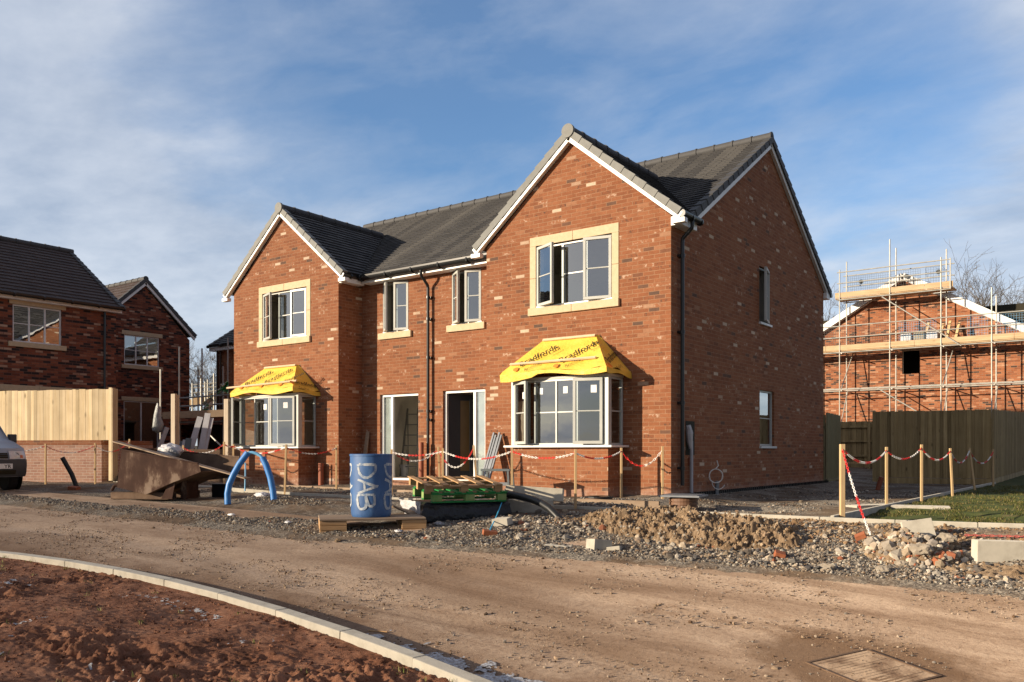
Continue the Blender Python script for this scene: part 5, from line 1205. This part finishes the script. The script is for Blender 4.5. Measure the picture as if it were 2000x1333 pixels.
# ------------------------------------------------------------------ dark brick house on the left
HL=thing('brick_house','dark mottled brick house at left with plain tiled roof and a gabled wing','house',(0,0,0))
XL,y0,y1=-20.25,-3.5,.62; XW,yw0,yw1=-25.16,2.46,6.46; ze=5.45
winA=(-2.56,-1.13,4.10,5.22); winB=(3.62,5.10,4.22,5.40); dorB=(3.60,5.08,.45,2.80); gar=(-8,-2.0,.4,2.62)
w=MB(); wall(w,(XL,0,0),Y,X,y0,y1,-.4,ze,[winA]); wall(w,(XL,y1,0),X,Y,-6.3,0,-.4,ze,gable=[(-6.3,ze),(0,ze),(-3.15,ze+2.15)]); wall(w,(XL-6.3,0,0),Y,mX,y0,y1,-.4,ze); wall(w,(XL,y0,0),X,mY,-6.3,0,-.4,ze,gable=[(-6.3,ze),(0,ze),(-3.15,ze+2.15)])
wall(w,(XW,0,0),Y,X,yw0,yw1,-.4,ze,[winB,dorB],gable=[(yw0,ze),(yw1,ze),((yw0+yw1)/2,ze+1.98)]); wall(w,(XW,yw1,0),X,Y,-8,0,-.4,ze); wall(w,(XW,yw0,0),X,mY,-8,0,-.4,ze)
w.box(-26.6,XW-.3,y1-.2,yw0+.2,-.4,5.3)
w.build('wall',[MAT['brick_dark'],MAT['plaster']],HL)
w=MB(); w.box(XL-6,XL-.3,y0+.3,y1-.3,2.7,2.9); w.box(XL-3,XL-2.9,y0+.3,y1-.3,-.4,5.3); w.box(XW-3,XW-2.9,yw0+.3,yw1-.3,-.4,5.3); w.box(XW-3,XW-.3,yw0+.3,yw1-.3,2.95,3.1); w.build('interior',MAT['plaster'],HL)
r=MB(); e=XL+.28; pl=3.45; rz=7.82-5.52; L=math.hypot(pl,rz)
roof_slope(r,(e,y0,5.50),Y,(-pl,0,rz),[(0,0),(y1-y0+.13,0),(y1-y0+.13,L),(0,L)],g=.24,t=.03); roof_slope(r,(e-2*pl,y0,5.50),Y,(pl,0,rz),[(0,0),(y1-y0+.13,0),(y1-y0+.13,L),(0,L)],g=.24,t=.03)
ro=r.build('roof',MAT['tile_brown'],HL,fix=False)
q=MB(); ridge_tiles(q,(e-pl,y0,7.83),(e-pl,y1+.13,7.83),.1); q.build('ridge_tiles',MAT['verge_dark'],ro,smooth=True)
q=MB(); verge_units(q,(e,y1+.12,5.52),(e-pl,y1+.12,7.8),Y); q.build('verge_caps',MAT['verge_dark'],ro)
r=MB(); c=(yw0+yw1)/2; hw=2.22; dz=2.02; L=math.hypot(hw,dz)
for sg in (1,-1): roof_slope(r,(XW+.12,c+sg*hw,5.66),X,(0,-sg*hw,dz),[(-9,0),(0,0),(0,L),(-9,L)],g=.24,t=.03)
ro=r.build('roof',MAT['tile_brown'],HL,fix=False)
q=MB(); ridge_tiles(q,(XW+.12,c,7.69),(XW-8.9,c,7.69),.1); q.build('ridge_tiles',MAT['verge_dark'],ro,smooth=True); q=MB()
for sg in (1,-1): verge_units(q,(XW+.13,c+sg*hw,5.66),(XW+.13,c+sg*.04,7.66),X)
q.build('verge_caps',MAT['verge_dark'],ro)
q=MB()
for sg in (1,-1): q.beam((XW+.11,c+sg*2.2,5.54),(XW+.11,c,7.54),.02,.16); q.beam((XW+.05,c+sg*2.2,5.47),(XW+.05,c,7.47),.1,.012)
q.build('bargeboard',MAT['white'],HL)
q=MB(); q.box(XL+.0,XL+.20,y0,y1+.1,5.34,5.47); q.build('fascia',MAT['white'],HL)
q=MB(); gutter(q,(e+.06,y0,5.50),(e+.06,y1+.1,5.50)); q.build('gutter',MAT['black'],HL)
q=MB(); q.tube([(XL+.08,y1-.42,5.4),(XL+.08,y1-.42,.3)],.036,10); q.build('downpipe',MAT['black'],HL)
def lwin(Xp,op,lights,bar=True):
    a,b,z0,z1=op; M=basis((Xp,a,z0),Y,X); o=window(HL,M,b-a,z1-z0,lights,fm='framew',gl='glass_dark',back=-.07,bar=bar)
    stone(o,M,[(-.10,b-a+.13,-.05,.02,z1-z0,z1-z0+.16)],'lintel'); 
    if z0>1: stone(o,M,[(-.13,b-a+.13,-.05,.06,-.15,-.002)],'sill')
lwin(XL,winA,[(1,'F',0),(1,'F',0),(1,'F',0)]); lwin(XW,winB,[(1,'F',0),(1,'F',0),(1,'F',0)]); lwin(XW,dorB,[(1,'F',0),(1,'F',0)],False)
stone(HL,basis((XL,-3.4,2.62),Y,X),[(0,1.6,-.02,.02,0,.18),(1.604,3.2,-.02,.02,0,.18)],'band')
q=MB(); q.box(XL-.02,XL+.012,-3.4,-.6,2.45,2.615); q.build('garage_head',MAT['oldwood'],HL)

# ------------------------------------------------------------------ garden wall and new fence, left
fa=Vector((*at(-60,24.0),0)); fb=Vector((*at(211,23.0),0)); fd=(fb-fa); FLn=fd.length; ang=math.atan2(fd.y,fd.x)
th=thing('garden_wall','low pale bloomed brick garden wall with red coping below the new fence','wall',(fa.x,fa.y,.0),ang)
w=MB(); w.box(0,FLn-.2,.0,.22,-.3,.98); w.box(FLn-.42,FLn-.2,.22,2.2,-.3,.98); w.build('masonry',MAT['brick_pale'],th)
q=MB(); q.box(-.0,FLn-.195,-.015,.235,.982,1.11); q.box(FLn-.43,FLn-.195,.236,2.2,.982,1.11); q.build('coping',MAT['brick'],th,bev=.004)
th=thing('timber_fence','tall new yellow close-board fence standing on the low garden wall','fence',(fa.x,fa.y,1.115),ang)
q=MB(); x=0
while x<FLn-.05: q.box(x,x+.103,.06+.003*(int(x/.1)%2),.085+.003*(int(x/.1)%2),0,1.39+random.uniform(-.012,.006)); x+=.104
q.build('boards',MAT['fence_new'],th)
q=MB(); 
for z in (.15,.7,1.2): q.box(0,FLn,.1,.15,z,z+.08)
q.build('rail',MAT['fence_new'],th)
q=MB(); q.box(FLn-.0,FLn+.10,.02,.13,-1.1,1.42); q.build('post',MAT['fence_new'],th,bev=.004)
q=MB()
for k in range(2): q.box(FLn+.102,FLn+.122,.02+k*.11,.02+k*.11+.105,-1.1,1.40)
q.build('return_boards',MAT['fence_new'],th)
# tall gate posts
for (px,d,w_,pt,lab) in ((342,22.5,.15,770,'tall square timber post standing behind the skip'),(445.5,21.6,.15,780,'tall square timber post beside the left-hand bay')):
    x,y=at(px,d); z=H(x,y); hh=zat(pt,d)-z; q=MB(); q.box(-w_/2,w_/2,-w_/2,-.004,-.1,hh); q.box(-w_/2,w_/2,.004,w_/2,-.1,hh-.02); o=q.build('timber_post',MAT['pinepost'] if 'pinepost' in MAT else MAT['pine'],bev=.004); o.location=(x,y,z); o.rotation_euler=(0,0,R(10)); tag(o,lab,'post')
# scaffold, sheets and clutter behind the skip
MAT['bagpl']=nm('cloudy_grey_plastic',[(.3,(.2,.22,.22)),(.7,(.34,.36,.36))],5,.4,.7,9,.05)
XS=thing('scaffold','low dark scaffold with boards and torn green sheeting behind the skip','scaffold',(0,0,0))
def sc_tube(par,a,b,r=.024,mat='galvdark',name='tube'):
    q=MB(); q.tube([a,b],r,8); return q.build(name,MAT[mat],par,smooth=True)
for px,d,pt in ((350,27,678),(313.5,26,722),(394.5,27.5,681),(436,27.5,716),(445,28.5,660),(387,30,722)):
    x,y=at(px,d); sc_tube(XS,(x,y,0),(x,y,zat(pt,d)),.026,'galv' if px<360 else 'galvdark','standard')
def P3(px,py,d): x,y=at(px,d); return (x,y,zat(py,d))
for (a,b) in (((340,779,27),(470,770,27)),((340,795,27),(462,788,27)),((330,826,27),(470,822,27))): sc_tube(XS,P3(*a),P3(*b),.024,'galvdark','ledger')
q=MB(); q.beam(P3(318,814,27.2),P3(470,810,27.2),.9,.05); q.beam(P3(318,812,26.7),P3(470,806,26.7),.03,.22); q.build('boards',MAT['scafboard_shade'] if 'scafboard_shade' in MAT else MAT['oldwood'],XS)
sc_tube(XS,P3(404,844,26.5),P3(432,872,26.0),.024,'galv','brace')
def sheet(par,name,pts,mat,amp,seed,nu=12,nv=12):
    a,b,c,d=[Vector(p) for p in pts]; q=MB(); V=[];F=[]; nn=(b-a).cross(d-a).normalized()
    for j in range(nv+1):
        for i in range(nu+1):
            u,v=i/nu,j/nv; p=(a*(1-u)+b*u)*(1-v)+(d*(1-u)+c*u)*v; V.append(p+nn*amp*float(fbm(u*3+seed,v*3,3,1.2)))
    for j in range(nv):
        for i in range(nu): k=j*(nu+1)+i; F.append([k,k+1,k+nu+2,k+nu+1])
    q.add(V,F); return q.build(name,mat,par,smooth=True,fix=False)
sheet(XS,'sheeting',[P3(424,770,26.9),P3(446,768,26.9),P3(446,744,26.9),P3(430,752,26.9)],MAT['tarpg'],.25,3)
sheet(XS,'sheeting',[P3(396,806,26.8),P3(412,804,26.8),P3(416,772,26.8),P3(398,786,26.8)],MAT['tarpg'],.25,5)
th=thing('plastic_sack','translucent grey plastic bags hanging from the scaffold by the patio door','bag',P3(308,800,25.5))
q=MB(); q.tube([(0,0,.2),(.0,.02,.05),(-.02,0,-.2),(.03,0,-.45),(.0,0,-.62),(.02,0,-.70)],[.02,.07,.10,.16,.15,.03],9)
q.v=[v+Vector((.05*float(pn(v.z*5,v.x*9)),0,.06*float(pn(v.x*9,v.z*4)))) for v in q.v]; q.build('bag',MAT['bagpl'],th,smooth=True)
ob=thing('brick_outbuilding','low dark unfinished brick building under the scaffold boards behind the skip','building',(*at(318,30.0),0),R(36.5))
w=MB(); wall(w,(0,0,0),X,mY,0,2.9,-.3,2.05,[(.55,2.35,-.3,1.75)]); wall(w,(0,0,0),Y,mX,0,3,-.3,2.05,inner=False); wall(w,(2.9,0,0),Y,X,0,3,-.3,2.05,inner=False); w.build('wall',[MAT['brick_dark'],MAT['drywall']],ob)
w=MB(); w.box(-.05,2.95,-.05,3.05,2.052,2.15); w.build('roof_deck',MAT['oldwood'],ob); w=MB(); w.box(.3,2.6,2.6,2.7,-.3,2.04); w.build('back_wall',MAT['drywall'],ob)
th=thing('plasterboards','pale grey boards leaning upright under the dark scaffold','boards',gat(395,25.0),R(36.5))
for (px,pt,lean) in ((381,824,-.25),(396,817,-.10),(402,826,-.12)):
    q=MB(); xx=(px-395)/1660*25; q.beam((xx+lean,-.2,0),(xx+.08,.2,zat(pt,25)-.05),.17,.03,up=(0,1,.1)); q.build('board',MAT['greypipe'],th)
th=thing('panel_stack','grey panels stood on end beside the tall post behind the skip','panels',gat(352,24.5),R(36.5))
for k in range(4):
    q=MB(); q.beam((-.28+.13*k,0,0),(-.05+.08*k,.15,.85+.05*k),.17,.03,up=(0,1,.1)); q.build('panel',MAT['greypl'] if k%2 else MAT['greypipe'],th)
q=MB(); q.beam((0,0,0),P3(322,835,25.0)-Vector(gat(296,25.0)) if False else (.4,.25,1.35),.12,.12); o=q.build('rolled_membrane',MAT['greypipe']); o.location=gat(293,25.3); o.rotation_euler=(0,0,R(36.5)); tag(o,'pale rolled sheet leaning by the patio door behind the skip','roll')
bl('site_hut_wall','grey-brown timber hoarding panel low behind the skip','panel',400,23.0,(2.6,.08,.95),(0,0,R(36.5)),MAT['rustlit'],-.1)
# far yellow scaffold
th=thing('scaffold','small distant bright scaffold seen through the gap left of the big house','scaffold',(0,0,0))
for px,pt in ((376,749),(393,740),(401,746),(406,742),(418,730)): 
    q=MB(); q.tube([P3(px,830,48),P3(px,pt,48)],.045,6); q.build('standard',MAT['galv'],th)
for a,b in ((752,748),(758,756),(768,763)): 
    q=MB(); q.tube([P3(378,a,48),P3(428,b,48)],.04,6); q.build('ledger',MAT['galv'],th)
q=MB(); q.beam(P3(372,789,48.5),P3(440,770,48.5),.6,.4); q.build('boards',MAT['scafboard'],th)
# house behind
HB=thing('brick_house','slim orange brick house showing behind the left side of the large house','house',(0,0,0))
x0,y0b=at(425,36.2); w=MB(); wall(w,(0,y0b,0),X,mY,x0,x0+7,-.3,5.25,[(x0+1.0,x0+1.9,3.8,4.9)]); wall(w,(x0,y0b,0),Y,mX,0,8,-.3,5.25,inner=False); wall(w,(x0+7,y0b,0),Y,X,0,8,-.3,5.25,inner=False); w.build('wall',[MAT['brick'],MAT['plaster']],HB)
r=MB(); L=math.hypot(4.3,2.9); roof_slope(r,(x0-.15,y0b-.3,5.3),X,(0,4.3,2.9),[(0,0),(7.3,0),(7.3,L),(0,L)],g=.2,t=.025); roof_slope(r,(x0-.15,y0b+8.3,5.3),X,(0,-4.3,2.9),[(0,0),(7.3,0),(7.3,L),(0,L)],g=.2,t=.025); ro=r.build('roof',MAT['tile'],HB,fix=False)
q=MB(); verge_units(q,(x0-.15,y0b-.3,5.3),(x0-.15,y0b+4,8.15),mX); verge_units(q,(x0-.15,y0b+8.3,5.3),(x0-.15,y0b+4,8.15),mX); q.build('verge_caps',MAT['verge'],ro)
w=MB(); w.face([(x0,y0b,5.25),(x0,y0b+8,5.25),(x0,y0b+4,7.9)]); w.build('gable_wall',MAT['brick'],HB,fix=False)
q=MB(); q.box(x0-.2,x0+7.1,y0b-.28,y0b-.01,5.05,5.2); q.build('fascia',MAT['white'],HB)
q=MB(); gutter(q,(x0-.2,y0b-.34,5.28),(x0+7.1,y0b-.34,5.28)); q.build('gutter',MAT['black'],HB)
for dx in (.12,.36): q=MB(); q.tube([(x0+dx,y0b-.1,5.2),(x0+dx,y0b-.1,0)],.04,8); q.build('downpipe',MAT['black'],HB)

# ------------------------------------------------------------------ scaffolded house on the right
HRt=thing('brick_house','orange brick house with white bargeboards, wrapped in scaffolding at right','house',(0,0,0))
YW=25.6; xa=-1.44; za=8.47; eL,eR=xa-5.2,xa+5.4; zev=za-.59*5.2
wo,_=on_y(1762,YW); wo2,_=on_y(1796,YW); w=MB(); wall(w,(0,YW,0),X,mY,eL,eR,-.3,zev,[(wo,wo2,4.16,5.22)],gable=[(eL,zev),(eR,zev-.1),(xa,za-.12)]); wall(w,(eR,YW,0),Y,X,0,9,-.3,zev); wall(w,(eL,YW,0),Y,mX,0,9,-.3,zev); w.build('wall',[MAT['brick_orange'],MAT['plaster']],HRt)
w=MB(); w.box(eL+.3,eR-.3,YW+.3,YW+8,2.6,2.8); w.box(eL+.3,eR-.3,YW+1.5,YW+1.6,2.8,7); w.build('interior',MAT['ink'],HRt)
r=MB()
for sg in (1,-1):
    hw=5.6; L=math.hypot(hw,hw*.59); roof_slope(r,(xa+sg*hw,YW-.2,za-hw*.59),Y,(-sg*hw,0,hw*.59),[(0,0),(9.4,0),(9.4,L),(0,L)],g=.22,t=.03)
r.build('roof',MAT['tile'],HRt,fix=False)
q=MB()
for sg in (1,-1): q.beam((xa+sg*5.6,YW-.235,za-5.6*.59-.09),(xa,YW-.235,za-.09),.03,.27); q.beam((xa+sg*5.6,YW-.09,za-5.6*.59-.26),(xa,YW-.09,za-.26),.16,.015)
q.build('bargeboard',MAT['white'],HRt)
# main scaffold
SC=thing('scaffold','tall galvanised tube scaffold with timber decks round the orange house at right','scaffold',(0,0,0))
YO,YI=24.3,25.2
xo=[on_y(p,YO)[0] for p in (1640,1738,1838,1937)]; dx=(xo[3]-xo[0])/3; xo=[xo[0]-2*dx,xo[0]-dx]+xo+[xo[3]+dx,xo[3]+2*dx]
zt=lambda px,py,Yp: zat(py,on_y(px,Yp)[1])
tops=[7.0,7.0,zt(1640,528,YO),zt(1738,468,YO),zt(1838,503,YO),zt(1937,562,YO),7.2,7.2]
D1,D2,D3=3.50,5.22,7.52
for i,x in enumerate(xo):
    sc_tube(SC,(x,YO,0),(x,YO,tops[i]),.026,'galv','standard')
    sc_tube(SC,(x+.05,YI,0),(x+.05,YI,tops[i]-.2 if i not in (2,4) else 9.25),.026,'galv','standard')
xl,xr=xo[0]-.3,xo[-1]+.4
for z,yy in ((D1,YO-.03),(D1,YI-.03),(D2-.1,YO-.03),(D2-.1,YI-.03),(D2+.55,YO-.03),(D2+1.05,YO-.03),(D1+.10,YI+.03)): sc_tube(SC,(xl,yy,z),(xr,yy,z),.024,'galv','ledger')
for x in [a+.12 for a in xo]:
    for z in (D1-.05,D2-.15): sc_tube(SC,(x,YO-.2,z),(x,YW-.02,z),.024,'galv','transom')
x2,x3=xo[2]-.1,xo[4]+.35
for z,yy in ((D3-.1,YO-.03),(D3-.1,YI-.03),(D3+.62,YO-.03),(D3+1.1,YO-.03),(D3+.62,YI+.03),(D3+1.1,YI+.03)): sc_tube(SC,(x2,yy,z),(x3,yy,z),.024,'galv','ledger')
sc_tube(SC,(x3,YO-.03,D3-.1),(x3,YO-.03,D3+1.15),.024,'galv','standard')
for a,b in (((xo[3]-.3,YO-.07,D3-.15),(xo[4]+.75,YO-.07,D2-.15)),((xo[2]+1.5,YO-.07,D1+.05),(xo[4]-.5,YO-.07,2.2)),((xo[2]+.05,YO,2.0),(xo[2]+.1,YI,D1)),((xo[4]+.05,YO,2.0),(xo[4]+.1,YI,D1)),((xo[2]+.05,YO,D1),(xo[2]+.35,YI,D2)),((xo[4]+.05,YO,D1),(xo[4]+.35,YI,D2)),((xo[5]+.05,YO,2.0),(xo[5]+.1,YI,D1))): sc_tube(SC,a,b,.024,'galv','brace')
for z,a,b in ((D2,xl,xr),(D3,x2-.1,x3+.1)):
    k=0; x=a
    while x<b:
        x_=min(x+3.6,b)
        q=MB()
        for j in range(4): q.box(x,x_-.01,YO+.04+j*.225,YO+.04+j*.225+.215,z-.045,z-.008)
        q.build('deck_boards',MAT['scafboard'],SC)
        q=MB(); q.box(x,x_-.01,YO+.0,YO+.038,z-.0,z+.225); q.build('toe_board',MAT['scafboard'],SC,bev=.004); x=x_
def mesh_guard(xa_,xb_,z0,z1,yy,mat,name='mesh_guard'):
    q=MB(); n=int((xb_-xa_)/.09)
    for k in range(n+1): x=xa_+(xb_-xa_)*k/n; q.box(x-.0035,x+.0035,yy-.003,yy+.003,z0,z1)
    m=int((z1-z0)/.09)
    for k in range(m+1): z=z0+(z1-z0)*k/m; q.box(xa_,xb_,yy-.0031,yy+.0031,z-.0035,z+.0035)
    return q.build(name,MAT[mat],SC,fix=False)
mesh_guard(x2+.2,x2+2.2,D3+.1,D3+1.05,YI+.06,'netting'); mesh_guard(x2+2.3,xo[3]+1.0,D3+.1,D3+1.05,YI+.06,'netting'); mesh_guard(xo[3]+1.2,x3-.4,D3+.1,D3+1.05,YI+.06,'netting')
for x,z in ((x2+.75,D3+.78),(x2+2.6,D3+.80),(xo[3]+1.7,D3+.83)):
    q=MB(); q.tube([(x-.001,YI+.05,z),(x-.001,YI+.07,z)],.10,10); q.build('badge',MAT['netting'],SC)
for xa_,xb_,mt in ((xo[1]+1.1,xo[2]-.1,'netting'),(xo[2]+.1,xo[2]+.9,'netting'),(xo[2]+.95,xo[3]-.1,'netting'),(xo[3]+.35,xo[3]+1.3,'netblue'),(xo[3]+1.35,xo[4]-.2,'netblue'),(xo[4]+.95,xo[5]-.15,'netblue'),(xo[5]+.2,xo[6],'netblue')): mesh_guard(xa_,xb_,D2+.23,D2+1.0,YO+.06,mt)
th=thing('brick_pack','pale wrapped packs of bricks and loose timbers on the middle scaffold deck','brick pack',(xo[4]-.9,YO+.5,D2-.005))
for k in range(3):
    q=MB(); q.box(-.7+k*.5,-.28+k*.5,-.25,.2,0,.55+.05*(k%2)); q.build('pack',MAT['whitewrap'] if k!=1 else MAT['canvas'],th,bev=.03,seg=2)
for k,x in enumerate((.2,.75,1.02,1.35)):
    q=MB(); q.beam((x,-.2,0),(x+.1,.25,1.0-.1*(k%2)),.1,.06); q.build('timber',MAT['pine'],th)
# ------------------------------------------------------------------ treated fences on the right
def closeboard(name,label,a,b,h,mat,posts=(),back=False,slope=0.0,side=1):
    a=Vector(a); b=Vector(b); d=b-a; L=math.hypot(d.x,d.y); th=thing(name,label,'fence',a,math.atan2(d.y,d.x)); q=MB(); x=0; k=0; zz=lambda x: slope*x
    while x<L-.02:
        e=min(x+.105,L); o=.02*(k%2); z=zz(x)
        q.box(x,e-.004,-.012-o,.010-o,.17+z,h+z+random.uniform(-.014,.008)); x+=.098; k+=1
    q.build('boards',mat,th)
    q=MB(); q.beam((0,-.03,.08),(L,-.03,.08+zz(L)),.03,.16); q.build('gravel_board',mat,th)
    for z in (.45,1.0,1.55):
        q=MB(); q.beam((0,.05,z),(L,.05,z+zz(L)),.06,.08); q.build('rail',mat,th)
    for x in posts:
        q=MB(); q.box(x-.05,x+.05,.03,.14,-.2+zz(x),h+zz(x)-.06); q.build('post',mat,th)
    return th
M_=MAT['fence_old']
fx0,_=on_y(1704,12.3); fx1,_=on_y(1936.5,13.0)
closeboard('timber_fence','dark olive close-board fence panel facing the camera across the gravel at right',(fx0,12.3,-.12),(fx1,13.0,-.12),2.1,M_,(.05,2.4))
closeboard('timber_fence','olive close-board fence running away from the corner at the right edge',(fx1+.02,13.0,-.12),(fx1+.35,25,-.12),2.1,M_,(.05,2.4,4.8,7.2),slope=.023)
fx2,_=on_y(1640,11.4)
closeboard('timber_fence','pale side fence panel joining the rear corner of the large house',(.06,YR+.05,-.1),(fx2,11.4,-.1),1.95,nm('fresh_treated_boards',[(.3,(.22,.19,.10)),(.7,(.3,.26,.14))],5,.8,st=(9,9,.8)),(.05,))
closeboard('timber_fence','farther olive fence with rails and posts showing, seen through the gap',(3.4,19.6,.2),(-4.0,19.8,.2),1.75,M_,(1.2,3.0,4.8,6.5))
# ------------------------------------------------------------------ bare winter trees
def bare_tree(name,label,px,d,py,seed,spread=.55,bush=False,group=None):
    rnd=random.Random(seed); x,y=at(px,d); zb=.03*(min(y,90)-9.1)-.42; Ht=zat(py,d)-zb
    th=thing(name,label,'tree',(x,y,zb),0,group); tk=MB(); cr=MB()
    def grow(p,dv,L,r,lv):
        pts=[p]; q_=p; dd=dv.copy()
        for k in range(3):
            dd=(dd+Vector((rnd.uniform(-.16,.16),rnd.uniform(-.16,.16),rnd.uniform(-.05,.14)))).normalized(); q_=q_+dd*L/3; pts.append(q_)
        (tk if lv<2 else cr).tube(pts,[r,r*.88,r*.78,r*.66],6 if lv<2 else 3,False)
        if lv>=7 or r<.004: return
        n=3 if lv<2 else (3 if rnd.random()<.62 else 2)
        for k in range(n):
            ax=Vector((rnd.gauss(0,1),rnd.gauss(0,1),rnd.gauss(0,.5))); ax=(ax-dd*ax.dot(dd)).normalized()
            grow(pts[3] if k<2 else pts[2],(dd+ax*rnd.uniform(.35,spread+.35)).normalized(),L*rnd.uniform(.62,.86),max(.009,r*rnd.uniform(.5,.68)),lv+1)
    L0=Ht*.33
    if bush:
        for k in range(4): grow(Vector((rnd.uniform(-.5,.5),rnd.uniform(-.5,.5),0)),Vector((rnd.uniform(-.4,.4),rnd.uniform(-.4,.4),1)).normalized(),L0,.06*Ht/6,1)
    else: grow(Vector((0,0,-.2)),Vector((rnd.uniform(-.05,.05),rnd.uniform(-.05,.05),1)),L0,.019*Ht,0)
    if tk.v: tk.build('trunk',MAT['bark'],th,smooth=True,fix=False)
    cr.build('crown',MAT['bark'],th,fix=False)
G_='bare winter trees beyond the houses'
bare_tree('bare_tree','large bare tree at the right edge beyond the scaffolded house',1988,54,560,1,.6,group=G_)
bare_tree('bare_tree','bare round-headed tree behind the right end of the scaffold',1935,58,590,2,.65,group=G_)
for px_,d_,py_,sd_,lb_ in ((1965,64,566,11,'bare tree between the round-headed one and the right edge, beyond the roof'),(1912,70,585,12,'low faint bare tree just right of the scaffold top lift'),(1984,72,552,13,'slender bare tree second in from the right edge of the photo'),(1945,75,578,14,'pale hazy bare tree low behind the scaffolded roof at right')):
    bare_tree('bare_tree',lb_,px_,d_,py_,sd_,.62,group=G_)
bare_tree('bare_tree','bare tree between the large house and the scaffolded one',1612,62,600,3,.6,group=G_)
bare_tree('bare_tree','bare tree with a fine crown in the gap left of the large house',398,75,692,4,.6,group=G_)
bare_tree('bare_tree','bare tree half hidden behind the gabled wing of the dark house',366,70,690,5,.5,group=G_)
bare_tree('bare_tree','lower bare tree behind the slim orange house',424,80,712,6,.6,group=G_)
# ------------------------------------------------------------------ light, sky, camera
SUN_EL=R(12.5); sx,sy=-.568,-.823
sd=bpy.data.lights.new('sun','SUN'); sd.energy=5.0; sd.angle=R(.55); sd.color=(1.0,.83,.62)
so=bpy.data.objects.new('sun',sd); C.objects.link(so)
v=Vector((sx*math.cos(SUN_EL),sy*math.cos(SUN_EL),math.sin(SUN_EL))); so.rotation_euler=v.to_track_quat('Z','Y').to_euler()
so.location=(0,0,40)
W_=bpy.data.worlds.new('World'); bpy.context.scene.world=W_; W_.use_nodes=True; nt=W_.node_tree
bg=nt.nodes['Background']; sky=N(nt,'ShaderNodeTexSky'); sky.sky_type='NISHITA'; sky.sun_disc=False; sky.sun_elevation=SUN_EL; sky.sun_rotation=math.atan2(sx,sy)%(2*math.pi)
sky.altitude=50; sky.air_density=1.0; sky.dust_density=.6; sky.ozone_density=2.0
tc=N(nt,'ShaderNodeTexCoord'); dirv=tc.outputs['Generated']; sp=N(nt,'ShaderNodeSeparateXYZ'); nt.links.new(dirv,sp.inputs[0])
dz=mth(nt,'MAXIMUM',mth(nt,'ADD',sp.outputs[2],.16),.05)
cb=N(nt,'ShaderNodeCombineXYZ'); nt.links.new(mth(nt,'DIVIDE',sp.outputs[0],dz),cb.inputs[0]); nt.links.new(mth(nt,'DIVIDE',sp.outputs[1],dz),cb.inputs[1])
mp=N(nt,'ShaderNodeMapping'); mp.inputs['Rotation'].default_value=(0,0,R(25)); mp.inputs['Scale'].default_value=(1.0,1.35,1); mp.inputs['Location'].default_value=SKYOFF if 'SKYOFF' in globals() else (2.3,1.1,0); nt.links.new(cb.outputs[0],mp.inputs[0])
n1=noise(nt,mp.outputs[0],.9,9,.58,dist=.35); n2=noise(nt,mp.outputs[0],3.2,8,.6,dist=.5)
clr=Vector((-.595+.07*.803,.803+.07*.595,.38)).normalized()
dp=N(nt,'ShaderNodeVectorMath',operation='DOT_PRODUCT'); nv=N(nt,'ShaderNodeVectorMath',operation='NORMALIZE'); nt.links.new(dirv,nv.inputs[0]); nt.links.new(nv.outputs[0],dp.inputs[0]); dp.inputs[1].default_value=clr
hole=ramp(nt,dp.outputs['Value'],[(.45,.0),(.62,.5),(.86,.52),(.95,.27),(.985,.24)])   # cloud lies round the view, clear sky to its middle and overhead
lowb=ramp(nt,sp.outputs[2],[(.0,.34),(.13,.20),(.30,.0)])
val=mth(nt,'ADD',mth(nt,'ADD',mth(nt,'MULTIPLY',n1,.8),mth(nt,'MULTIPLY',n2,.22)),mth(nt,'ADD',hole,lowb))
cov=ramp(nt,val,[(.68,.05),(.80,.30),(.95,.74),(1.0,.8)])
shade=ramp(nt,noise(nt,mp.outputs[0],1.6,6,.6),[(.35,(2.7,3.1,3.8)),(.62,(4.4,4.65,5.1))])
skyc=mixc(nt,1.0,sky.outputs[0],(.80,1.0,1.22),'MULTIPLY')
hz=ramp(nt,dp.outputs['Value'],[(.25,.62),(.6,0.0)])      # dull warm veil added outside the view to tone the fill light
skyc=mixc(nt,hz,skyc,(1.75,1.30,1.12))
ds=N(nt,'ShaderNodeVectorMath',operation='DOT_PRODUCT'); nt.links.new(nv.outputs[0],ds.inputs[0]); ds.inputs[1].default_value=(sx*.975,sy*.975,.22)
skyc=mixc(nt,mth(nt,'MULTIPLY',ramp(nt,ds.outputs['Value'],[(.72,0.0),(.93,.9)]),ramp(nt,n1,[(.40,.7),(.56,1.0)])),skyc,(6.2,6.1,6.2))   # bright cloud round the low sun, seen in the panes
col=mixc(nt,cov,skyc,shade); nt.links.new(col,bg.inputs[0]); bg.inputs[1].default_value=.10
cd=bpy.data.cameras.new('camera'); cd.sensor_width=36; cd.lens=1660/2000*36; cd.shift_y=(882-666.5)/2000; cd.clip_end=2000; cd.clip_start=.1
co_=bpy.data.objects.new('camera',cd); C.objects.link(co_); co_.location=CAM; co_.rotation_euler=(R(90),0,math.atan2(.595,.803)); sc=bpy.context.scene; sc.camera=co_
sc.view_settings.view_transform='Standard'; sc.view_settings.look='None'; sc.view_settings.exposure=.75; sc.view_settings.gamma=1
sc.cycles.use_denoising=True; sc.cycles.max_bounces=8; sc.cycles.transparent_max_bounces=12
